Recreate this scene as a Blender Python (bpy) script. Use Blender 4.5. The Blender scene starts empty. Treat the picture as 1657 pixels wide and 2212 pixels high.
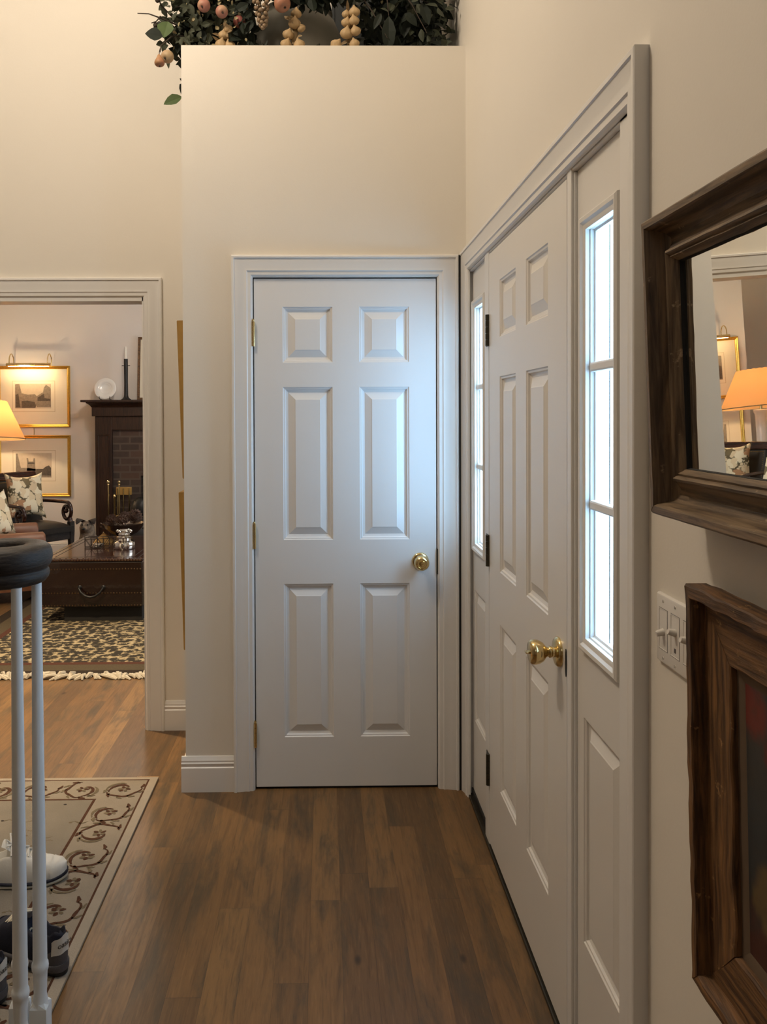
import bpy, bmesh, math, random
from mathutils import Vector, Matrix, noise as mnoise
PI = math.pi
R = math.radians
sc = bpy.context.scene
col = sc.collection
random.seed(7)

# ------------------------------------------------------------------ camera
cd = bpy.data.cameras.new('camera')
cam = bpy.data.objects.new('camera', cd)
col.objects.link(cam)
F, PX, PY, PITCH, ROLL, YAW = 1788.2339, 727.1727, 920.9498, .0145, -.0041, .0143
cr = Vector((math.cos(YAW), -math.sin(YAW), 0)); fw = Vector((math.sin(YAW), math.cos(YAW), 0)); up = Vector((0, 0, 1))
f2 = fw * math.cos(PITCH) - up * math.sin(PITCH)
u2 = up * math.cos(PITCH) + fw * math.sin(PITCH)
r2 = cr * math.cos(ROLL) + u2 * math.sin(ROLL)
u3 = u2 * math.cos(ROLL) - cr * math.sin(ROLL)
cam.matrix_world = Matrix(((r2.x, u3.x, -f2.x, 0), (r2.y, u3.y, -f2.y, 0), (r2.z, u3.z, -f2.z, 1.5), (0, 0, 0, 1)))
cd.sensor_fit = 'VERTICAL'
cd.sensor_height = 36
cd.sensor_width = 36 * 1657 / 2212
cd.lens = F / 2212 * 36
cd.shift_x = (828.5 - PX) / 2212
cd.shift_y = -(1106 - PY) / 2212
cd.clip_start = .05
sc.camera = cam

# ------------------------------------------------------------------ daylight, lamps above, added fills, exposure
sc.view_settings.view_transform = 'Standard'
sc.view_settings.look = 'None'
sc.view_settings.gamma = 1
sc.view_settings.use_curve_mapping = False
sc.view_settings.exposure = 0.0
w = bpy.data.worlds.new('daylight')
sc.world = w
w.use_nodes = True
bg = w.node_tree.nodes['Background']
bg.inputs['Color'].default_value = (.42, .70, 1, 1)
bg.inputs['Strength'].default_value = 14

def light(name, kind, loc, energy, color, size=.1, rot=(0, 0, 0), size_y=None, portal=False, spot=None):
    ld = bpy.data.lights.new(name, kind)
    ld.energy = energy
    ld.color = color
    if kind == 'AREA':
        ld.size = size
        if size_y:
            ld.shape = 'RECTANGLE'
            ld.size_y = size_y
        if portal:
            ld.cycles.is_portal = True
    else:
        ld.shadow_soft_size = size
    if spot:
        ld.spot_size = spot
        ld.spot_blend = .8
    o = bpy.data.objects.new(name, ld)
    col.objects.link(o)
    o.location = loc
    o.rotation_euler = rot
    return o

# daylight portals in the two sidelights
light('daylight_portal_near', 'AREA', (.66, 1.72, 1.455), 1, (1, 1, 1), .24, (0, R(90), 0), .96, portal=True)
light('daylight_portal_far', 'AREA', (.66, 3.065, 1.455), 1, (1, 1, 1), .24, (0, R(90), 0), .96, portal=True)
bpy.data.objects['daylight_portal_near'].data.size, bpy.data.objects['daylight_portal_near'].data.size_y = .96, .24
bpy.data.objects['daylight_portal_far'].data.size, bpy.data.objects['daylight_portal_far'].data.size_y = .96, .24
# hall chandelier, up and to the left, and an added cool fill behind the viewer
light('chandelier', 'POINT', (-1.15, 2.2, 3.75), 103, (1, .835, .65), .20)
light('hall_cool_fill', 'AREA', (-.6, -2.3, 3.4), 4, (.80, .90, 1), 1.6, (R(68), 0, 0), 1.2)
# living room: added warm fill overhead, added cool fill from the right
light('living_warm_fill', 'POINT', (-1.5, 6.9, 2.5), 44, (1, .87, .72), .16)
light('living_floor_fill', 'SPOT', (-2.0, 4.50, 2.72), 420, (1, .76, .48), .06, spot=R(100))  # added spot to brighten the floor by the opening, no fixture there
light('living_cool_fill', 'AREA', (.85, 6.3, 1.5), 30, (.86, .92, 1), 1.6, (0, R(90), 0), 1.4)

# ------------------------------------------------------------------ node helpers and materials
class NT:
    def __init__(s, name):
        s.m = bpy.data.materials.new(name)
        s.m.use_nodes = True
        s.t = s.m.node_tree
        s.b = s.t.nodes['Principled BSDF']
        s.out = s.t.nodes['Material Output']
    def n(s, typ, **kw):
        nd = s.t.nodes.new('ShaderNode' + typ)
        for k, v in kw.items():
            setattr(nd, k, v)
        return nd
    def put(s, sock, v):
        if hasattr(v, 'is_linked') or isinstance(v, bpy.types.NodeSocket):
            s.t.links.new(v, sock)
        elif isinstance(v, (tuple, list)) and len(v) == 3 and sock.type == 'RGBA':
            sock.default_value = (*v, 1)
        else:
            sock.default_value = v
    def math(s, op, a, b=0.0, c=None):
        nd = s.n('Math', operation=op)
        s.put(nd.inputs[0], a)
        s.put(nd.inputs[1], b)
        if c is not None:
            s.put(nd.inputs[2], c)
        return nd.outputs[0]
    def mix(s, f, a, b, mode='MIX'):
        nd = s.n('Mix', data_type='RGBA', blend_type=mode)
        s.put(nd.inputs[0], f)
        s.put(nd.inputs[6], a)
        s.put(nd.inputs[7], b)
        return nd.outputs[2]
    def coord(s, kind='Object'):
        return s.n('TexCoord').outputs[kind]
    def mapping(s, vec, scale=(1, 1, 1), loc=(0, 0, 0), rot=(0, 0, 0)):
        nd = s.n('Mapping')
        s.put(nd.inputs[0], vec)
        nd.inputs['Scale'].default_value = scale
        nd.inputs['Location'].default_value = loc
        nd.inputs['Rotation'].default_value = rot
        return nd.outputs[0]
    def noise(s, vec, scale=5., detail=3., rough=.5, dist=0.):
        nd = s.n('TexNoise')
        s.put(nd.inputs['Vector'], vec)
        s.put(nd.inputs['Scale'], scale)
        s.put(nd.inputs['Detail'], detail)
        s.put(nd.inputs['Roughness'], rough)
        s.put(nd.inputs['Distortion'], dist)
        return nd.outputs['Fac']
    def voronoi(s, vec, scale=5., feature='F1', rnd=1.):
        nd = s.n('TexVoronoi', feature=feature)
        s.put(nd.inputs['Vector'], vec)
        s.put(nd.inputs['Scale'], scale)
        s.put(nd.inputs['Randomness'], rnd)
        return nd
    def ramp(s, fac, stops, interp='LINEAR'):
        nd = s.n('ValToRGB')
        nd.color_ramp.interpolation = interp
        els = nd.color_ramp.elements
        while len(els) < len(stops):
            els.new(.5)
        for e, (p, c) in zip(els, stops):
            e.position = p
            e.color = (*c, 1) if len(c) == 3 else c
        s.put(nd.inputs[0], fac)
        return nd.outputs[0]
    def smooth(s, v, lo, hi):
        nd = s.n('MapRange', interpolation_type='SMOOTHSTEP')
        s.put(nd.inputs[0], v)
        nd.inputs[1].default_value = lo
        nd.inputs[2].default_value = hi
        return nd.outputs[0]
    def sep(s, vec):
        nd = s.n('SeparateXYZ')
        s.put(nd.inputs[0], vec)
        return nd.outputs
    def comb(s, x=0., y=0., z=0.):
        nd = s.n('CombineXYZ')
        for i, v in enumerate((x, y, z)):
            s.put(nd.inputs[i], v)
        return nd.outputs[0]
    def white(s, vec):
        nd = s.n('TexWhiteNoise', noise_dimensions='3D')
        s.put(nd.inputs[0], vec)
        return nd.outputs['Value']
    def bump(s, h, strength=.2, dist=.01):
        nd = s.n('Bump')
        s.put(nd.inputs['Height'], h)
        nd.inputs['Strength'].default_value = strength
        nd.inputs['Distance'].default_value = dist
        s.put(s.b.inputs['Normal'], nd.outputs[0])
    def set(s, **kw):
        names = {'base': 'Base Color', 'rough': 'Roughness', 'metal': 'Metallic', 'spec': 'Specular IOR Level',
                 'coat': 'Coat Weight', 'sheen': 'Sheen Weight', 'trans': 'Transmission Weight', 'emit': 'Emission Color',
                 'power': 'Emission Strength', 'sss': 'Subsurface Weight', 'ior': 'IOR'}
        for k, v in kw.items():
            s.put(s.b.inputs[names[k]], v)
        return s.m

def plain(name, c, rough=.5, metal=0., var=.06, scale=12., bump=0., bscale=60., spec=.5, coat=0.):
    t = NT(name)
    co = t.coord()
    nz = t.noise(co, scale, 4)
    base = t.mix(nz, tuple(x * (1 - var) for x in c), tuple(min(1, x * (1 + var)) for x in c))
    if bump:
        t.bump(t.noise(co, bscale, 3), bump, .004)
    return t.set(base=base, rough=rough, metal=metal, spec=spec, coat=coat)

def wood(name, dark, light_, rough=.45, scale=6., axis=0, bump=.15, coat=0., stretch=14., spot=None):
    t = NT(name)
    co = t.coord()
    sc_ = [stretch] * 3
    sc_[axis] = 1.
    v = t.mapping(co, tuple(sc_))
    nz = t.noise(v, scale, 6, .6, .6)
    nz2 = t.noise(co, 9, 3)
    base = t.mix(t.smooth(nz, .3, .72), dark, light_)
    base = t.mix(t.math('MULTIPLY', nz2, .55), base, dark)
    if spot:
        base = t.mix(t.smooth(t.noise(t.mapping(co, (1, 1, 1)), 34, 5, .7), .62, .7), base, spot)
    t.bump(nz, bump, .003)
    return t.set(base=base, rough=rough, coat=coat)

M = {}
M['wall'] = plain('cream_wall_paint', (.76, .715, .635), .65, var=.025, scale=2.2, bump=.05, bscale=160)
M['hall_shade'] = plain('bounce_darkened_wall_paint', (.30, .26, .21), .7, var=.03, scale=2)  # unseen hall walls coloured darker to cut the bounced light
M['living_wall'] = plain('pale_plaster_paint', (.72, .69, .66), .65, var=.025, scale=2, bump=.05, bscale=160)
M['ceiling'] = plain('white_ceiling_paint', (.80, .79, .76), .8, var=.02)
M['trim'] = plain('white_gloss_trim_paint', (.78, .765, .735), .30, var=.02, scale=5)
M['door'] = plain('white_gloss_door_paint', (.76, .765, .765), .30, var=.02, scale=4, bump=.012, bscale=30)
M['front_door'] = plain('off_white_door_paint', (.76, .735, .69), .33, var=.02, scale=4, bump=.012, bscale=30)
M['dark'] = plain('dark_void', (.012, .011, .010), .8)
M['brass'] = plain('polished_brass', (.72, .57, .29), .16, 1, var=.12, scale=30)
M['bronze'] = plain('dark_bronze', (.055, .048, .034), .42, .7, var=.2, scale=40)
M['rubber'] = plain('black_weatherstrip', (.012, .012, .012), .6)
M['plastic'] = plain('white_switch_plastic', (.74, .71, .66), .32, var=.01)
M['gold'] = plain('gilt_frame', (.72, .45, .10), .30, 1, var=.25, scale=60, bump=.2, bscale=120)
M['gold_side'] = plain('gold_painted_frame_edge', (.42, .245, .062), .45, 0, var=.15, scale=40)
M['baluster'] = plain('grey_white_baluster_paint', (.80, .86, .90), .4, var=.03, scale=20)
def m_handrail():
    t = NT('ebonised_handrail')
    co = t.coord()
    x, y, z = t.sep(co)
    r_ = t.math('SQRT', t.math('ADD', t.math('MULTIPLY', x, x), t.math('MULTIPLY', y, y)))
    v = t.comb(t.math('MULTIPLY', r_, 70.), t.math('MULTIPLY', z, 150.), t.math('MULTIPLY', t.math('ARCTAN2', y, x), 2.2))
    nz = t.noise(v, 1.6, 5, .62, .5)
    t.bump(nz, .5, .003)
    return t.set(base=t.mix(t.smooth(nz, .35, .7), (.008, .006, .005), (.040, .030, .024)), rough=t.math('ADD', .40, t.math('MULTIPLY', nz, .28)))
M['darkwood'] = m_handrail()
M['mirror_wood'] = wood('weathered_walnut_frame', (.060, .037, .020), (.34, .235, .135), .5, 7, 0, .4, spot=(.40, .29, .18))
M['barn_wood'] = wood('rough_barn_wood', (.045, .020, .007), (.29, .14, .048), .62, 8, 0, .9, spot=(.36, .20, .08))
M['mahogany'] = wood('mahogany', (.018, .006, .004), (.075, .026, .016), .22, 6, 0, .1, .4)
M['mantel'] = wood('dark_oak_mantel', (.011, .0045, .0025), (.066, .025, .010), .48, 6, 2, .25)
M['black_leather'] = plain('black_leather', (.022, .020, .018), .34, var=.3, scale=30, bump=.25, bscale=220)
M['brown_leather'] = plain('brown_leather', (.20, .085, .045), .42, var=.25, scale=14, bump=.25, bscale=200)
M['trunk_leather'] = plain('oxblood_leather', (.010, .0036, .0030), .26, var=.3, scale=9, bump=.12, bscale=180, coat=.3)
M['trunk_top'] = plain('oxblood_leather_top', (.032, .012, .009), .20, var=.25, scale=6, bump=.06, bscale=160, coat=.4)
M['nail'] = plain('antique_nail_brass', (.16, .10, .055), .35, 1, var=.2)
M['silver'] = plain('polished_silver', (.82, .80, .76), .10, 1, var=.04)
M['pewter'] = plain('dark_pewter', (.20, .16, .13), .22, 1, var=.2)
M['iron'] = plain('black_iron', (.014, .014, .015), .45, .3, var=.3, bump=.3, bscale=90)
M['wire'] = plain('rusty_black_wire', (.03, .022, .018), .5, .5)
M['cone'] = plain('pine_cone', (.085, .042, .026), .7, var=.4, scale=60)
M['ceramic'] = plain('glazed_white_china', (.80, .79, .76), .16, var=.02)
M['wax'] = plain('white_candle_wax', (.80, .77, .70), .5, var=.02)
M['mat_board'] = plain('cream_mat_board', (.74, .67, .53), .8, var=.02)
M['mat_line'] = plain('mat_ruled_line', (.42, .33, .20), .8)
M['paper'] = plain('aged_print_paper', (.50, .43, .33), .8, var=.15, scale=25)
M['ink'] = plain('etching_ink', (.075, .064, .052), .8, var=.6, scale=70)
M['ink_mid'] = plain('etching_mid_tone', (.21, .18, .14), .8, var=.5, scale=60)
M['lamp_shade_in'] = plain('shade_lining', (.85, .80, .68), .7)
M['navy'] = plain('navy_shoe_mesh', (.008, .010, .024), .75, var=.3, scale=80, bump=.3, bscale=400)
M['shoe_grey'] = plain('grey_shoe_overlay', (.085, .080, .085), .6, var=.15, scale=60, bump=.2, bscale=300)
M['shoe_white'] = plain('white_shoe_leather', (.70, .68, .62), .5, var=.08, scale=20, bump=.15, bscale=120)
M['lace'] = plain('cream_lace', (.66, .60, .46), .8, var=.1, scale=90)
M['sole'] = plain('pale_sole', (.50, .47, .38), .7, var=.1)
M['canvas_back'] = plain('frame_backing', (.12, .08, .05), .8)
M['garlic'] = plain('dried_garlic_skin', (.42, .29, .145), .6, var=.35, scale=38, bump=.35, bscale=60)
M['husk'] = plain('dried_stalk', (.24, .17, .085), .8, var=.4, scale=50)
M['stem'] = plain('dark_twig', (.035, .024, .016), .8, var=.3)
M['grape'] = plain('dried_grape', (.20, .135, .075), .45, var=.5, scale=60)
M['crock'] = plain('grey_stoneware', (.21, .20, .17), .6, var=.35, scale=7)
M['slate'] = plain('blue_grey_slate', (.022, .027, .031), .7, var=.3, scale=5)
M['ash'] = plain('hearth_stone', (.11, .10, .085), .8, var=.3, scale=9)

def m_glass():
    t = NT('clear_pane')
    tr = t.n('BsdfTransparent')
    tr.inputs[0].default_value = (.96, .985, 1, 1)
    gl = t.n('BsdfGlossy')
    gl.inputs['Roughness'].default_value = .02
    fr = t.n('Fresnel')
    fr.inputs[0].default_value = 1.45
    mx = t.n('MixShader')
    geo = t.n('NewGeometry')
    t.t.links.new(t.math('MULTIPLY', fr.outputs[0], t.math('SUBTRACT', 1., geo.outputs['Backfacing'])), mx.inputs[0])
    t.t.links.new(tr.outputs[0], mx.inputs[1])
    t.t.links.new(gl.outputs[0], mx.inputs[2])
    t.t.links.new(mx.outputs[0], t.out.inputs[0])
    return t.m
M['glass'] = m_glass()

def m_mirror():
    t = NT('mirror_silvering')
    co = t.coord()
    return t.set(base=t.mix(t.noise(co, 20, 2), (.86, .87, .83), (.90, .90, .87)), rough=.004, metal=1.)
M['mirror'] = m_mirror()

def m_floor():
    t = NT('oak_plank_floor')
    co = t.coord()
    x, y, z = t.sep(co)
    W = .092
    xs = t.math('DIVIDE', t.math('ADD', x, 20.013), W)
    row = t.math('FLOOR', xs)
    fx = t.math('FRACT', xs)
    offs = t.math('MULTIPLY', t.white(t.comb(row, 3.3, 1.1)), 7.)
    ys = t.math('DIVIDE', t.math('ADD', t.math('ADD', y, 20.), offs), 1.15)
    brd = t.math('FLOOR', ys)
    fy = t.math('FRACT', ys)
    rnd = t.white(t.comb(row, brd, 2.7))
    rnd2 = t.white(t.comb(brd, row, 9.1))
    # grain runs along each board, shifted from board to board
    gv = t.comb(t.math('MULTIPLY', t.math('ADD', x, t.math('MULTIPLY', rnd, 7.)), 26.), t.math('ADD', t.math('MULTIPLY', y, 1.5), t.math('MULTIPLY', rnd2, 31.)), 0.)
    g1 = t.noise(gv, 1.6, 6, .62, 1.1)
    g2 = t.noise(gv, 7., 4, .6, .3)
    cloud = t.noise(t.comb(t.math('MULTIPLY', x, 9.), t.math('ADD', t.math('MULTIPLY', y, 1.6), t.math('MULTIPLY', rnd, 9.)), 0.), 1.5, 7, .68, .4)
    tone = t.ramp(rnd, [(0, (.110, .060, .024)), (.3, (.158, .084, .031)), (.6, (.182, .096, .034)), (.88, (.220, .120, .043)), (1, (.33, .190, .070))])
    c = t.mix(t.math('MULTIPLY', t.smooth(g1, .46, .74), .50), tone, (.062, .032, .015))
    c = t.mix(t.math('MULTIPLY', t.smooth(g2, .5, .75), .35), c, (.30, .165, .066))
    c = t.mix(t.math('MULTIPLY', t.smooth(cloud, .45, .68), .80), c, (.060, .044, .025))
    fine = t.noise(t.comb(t.math('MULTIPLY', x, 160.), t.math('ADD', t.math('MULTIPLY', y, 7.), t.math('MULTIPLY', rnd, 13.)), 0.), 1.3, 3, .6)
    c = t.mix(t.math('MULTIPLY', t.smooth(fine, .54, .72), .42), c, (.035, .021, .011))
    kn = t.voronoi(t.comb(t.math('ADD', t.math('MULTIPLY', x, 2.6), t.math('MULTIPLY', rnd, 5.)), t.math('MULTIPLY', y, 1.2), 0.), 2.3)
    c = t.mix(t.math('MULTIPLY', t.math('SUBTRACT', 1., t.smooth(kn.outputs['Distance'], .02, .085)), .85), c, (.018, .010, .006))
    gap = t.math('MAXIMUM', t.math('GREATER_THAN', fx, .988), t.math('GREATER_THAN', fy, .9985))
    c = t.mix(t.math('MULTIPLY', gap, .55), c, (.020, .012, .007))
    t.bump(t.math('SUBTRACT', t.math('MULTIPLY', g1, .25), gap), .25, .002)
    return t.set(base=c, rough=t.math('ADD', .30, t.math('MULTIPLY', g1, .22)))
M['floor'] = m_floor()

def m_brick():
    t = NT('old_red_brick')
    co = t.coord()
    x, y, z = t.sep(co)
    b = t.n('TexBrick')
    t.put(b.inputs['Vector'], t.comb(x, z, 0.))
    t.put(b.inputs['Color1'], (.080, .040, .028))
    t.put(b.inputs['Color2'], (.022, .018, .017))
    t.put(b.inputs['Mortar'], (.085, .065, .050))
    b.inputs['Scale'].default_value = 1
    b.inputs['Brick Width'].default_value = .205
    b.inputs['Row Height'].default_value = .075
    b.inputs['Mortar Size'].default_value = .009
    c = t.mix(t.math('MULTIPLY', t.noise(co, 14, 4), .5), b.outputs[0], (.12, .075, .05))
    t.bump(b.outputs[1], -.5, .006)
    return t.set(base=c, rough=.85)
M['brick'] = m_brick()

def m_living_rug():
    t = NT('black_and_cream_patterned_wool')
    co = t.coord()
    v1 = t.noise(t.mapping(co, (1, 1.0, 1)), 30, 3, .55, 1.2)
    v2 = t.voronoi(t.mapping(co, (1, 1, 1)), 19, 'F1', .65).outputs['Distance']
    k = t.math('ADD', t.math('MULTIPLY', v2, .62), t.math('MULTIPLY', v1, .9))
    c = t.ramp(k, [(.0, (.022, .020, .016)), (.74, (.040, .034, .026)), (.82, (.27, .215, .125)), (1, (.40, .325, .20))])
    t.bump(t.noise(co, 180, 2), .6, .004)
    return t.set(base=c, rough=.95, spec=.1)
M['living_rug'] = m_living_rug()
M['rug_band'] = plain('olive_brown_border_wool', (.075, .058, .036), .95, var=.25, scale=90, bump=.5, bscale=200, spec=.1)
M['rug_band_dark'] = plain('dark_border_wool', (.030, .022, .016), .95, var=.3, scale=90, bump=.5, bscale=200, spec=.1)
M['rug_band_red'] = plain('russet_border_wool', (.075, .032, .021), .95, var=.3, scale=90, bump=.5, bscale=200, spec=.1)
M['fringe'] = plain('cream_cotton_fringe', (.50, .45, .36), .95, var=.2, scale=60, spec=.1)
M['rug_beige'] = plain('beige_wool_field', (.265, .228, .180), .95, var=.14, scale=9, bump=.6, bscale=260, spec=.1)
M['rug_inner'] = plain('greyer_beige_wool', (.205, .182, .148), .95, var=.2, scale=7, bump=.6, bscale=260, spec=.1)
M['rug_edge'] = plain('pale_beige_binding', (.335, .29, .232), .95, var=.08, scale=20, bump=.6, bscale=260, spec=.1)
M['rug_brown'] = plain('russet_brown_wool', (.075, .036, .022), .95, var=.4, scale=40, bump=.5, bscale=240, spec=.1)
M['rug_soft'] = plain('faded_olive_wool', (.145, .115, .074), .95, var=.4, scale=40, bump=.5, bscale=240, spec=.1)
M['rug_ink'] = plain('charcoal_wool', (.035, .030, .028), .95, var=.4, scale=40, spec=.1)

def m_pillow():
    t = NT('floral_cushion_cotton')
    co = t.coord()
    dv = t.n('TexNoise')
    t.put(dv.inputs['Vector'], co)
    dv.inputs['Scale'].default_value = 14
    v = t.voronoi(t.mix(.12, co, dv.outputs['Color']), 15)
    d = v.outputs['Distance']
    cr_, _, _ = t.sep(v.outputs['Color'])
    flower = t.ramp(cr_, [(0, (.80, .68, .46)), (.4, (.88, .80, .60)), (.66, (.50, .29, .16)), (.76, (.74, .60, .40)), (.92, (.20, .16, .09))], 'CONSTANT')
    back = t.mix(t.noise(co, 40, 4), (.060, .050, .030), (.20, .17, .10))
    c = t.mix(t.smooth(t.math('ADD', d, t.math('MULTIPLY', t.noise(co, 50, 3), .25)), .74, .88), flower, back)
    return t.set(base=c, rough=.9, spec=.2)
M['pillow'] = m_pillow()

def m_fruit(name, a, b, sc_=8.):
    t = NT(name)
    co = t.coord()
    nz = t.noise(co, sc_, 3, .5)
    return t.set(base=t.mix(t.smooth(nz, .38, .62), a, b), rough=.5, spec=.35)
M['apple'] = m_fruit('rosy_apple_skin', (.37, .165, .12), (.42, .30, .17))
M['pear'] = m_fruit('russet_pear_skin', (.34, .14, .075), (.38, .24, .11), 12)
M['pear_red'] = m_fruit('dusky_red_pear_skin', (.27, .085, .068), (.36, .17, .10), 9)

def m_leaf(name, a, b):
    t = NT(name)
    co = t.coord()
    return t.set(base=t.mix(t.noise(co, 22, 3), a, b), rough=.6, spec=.25)
M['leaf'] = m_leaf('dusty_green_leaf', (.020, .026, .016), (.082, .090, .058))
M['leaf_dark'] = m_leaf('dark_evergreen_leaf', (.006, .010, .008), (.022, .030, .020))
M['leaf_mid'] = m_leaf('fresh_green_leaf', (.040, .070, .022), (.10, .145, .052))
M['blossom'] = m_leaf('dried_cream_blossom', (.22, .18, .085), (.36, .31, .18))

def m_shade():
    t = NT('lit_linen_shade')
    di = t.n('BsdfDiffuse')
    di.inputs[0].default_value = (.60, .36, .18, 1)
    tl = t.n('BsdfTranslucent')
    tl.inputs[0].default_value = (.72, .36, .13, 1)
    mx = t.n('MixShader')
    mx.inputs[0].default_value = .36
    t.t.links.new(di.outputs[0], mx.inputs[1])
    t.t.links.new(tl.outputs[0], mx.inputs[2])
    t.t.links.new(mx.outputs[0], t.out.inputs[0])
    return t.m
M['shade'] = m_shade()

def m_bulb():
    t = NT('lit_bulb')
    return t.set(base=(1, .9, .7), emit=(1, .72, .38), power=14.)
M['bulb'] = m_bulb()

def m_painting():
    t = NT('dark_still_life_paint')
    co = t.coord()
    x, y, z = t.sep(co)
    n1 = t.noise(co, 9, 4, .6, .8)
    n2 = t.noise(co, 26, 4, .6)
    zz = t.math('ADD', z, t.math('MULTIPLY', t.math('SUBTRACT', n1, .5), .30))
    base = t.ramp(t.math('MULTIPLY', t.math('ADD', zz, .30), 1.7), [(0, (.030, .008, .006)), (.22, (.050, .012, .010)), (.30, (.014, .018, .020)), (.5, (.016, .026, .034)), (.7, (.020, .024, .026)), (1, (.014, .016, .016))])
    def blob(cx, cz, r0, r1, colr, base):
        dx = t.math('SUBTRACT', x, cx)
        dz = t.math('SUBTRACT', z, cz)
        d = t.math('ADD', t.math('SQRT', t.math('ADD', t.math('MULTIPLY', dx, dx), t.math('MULTIPLY', dz, dz))), t.math('MULTIPLY', t.math('SUBTRACT', n1, .5), .09))
        return t.mix(t.math('SUBTRACT', 1., t.smooth(d, r0, r1)), base, colr)
    base = blob(-.175, .150, .030, .048, (.125, .010, .008), base)
    base = blob(-.12, .115, .022, .034, (.085, .008, .008), base)
    base = blob(-.03, .17, .05, .07, (.10, .015, .010), base)
    base = blob(-.13, -.08, .035, .055, (.105, .070, .030), base)
    base = blob(.02, -.05, .06, .10, (.09, .055, .028), base)
    base = t.mix(t.math('MULTIPLY', t.smooth(n2, .5, .75), .5), base, (.008, .007, .006))
    t.bump(n2, .3, .002)
    return t.set(base=base, rough=.4)
M['painting'] = m_painting()

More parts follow.
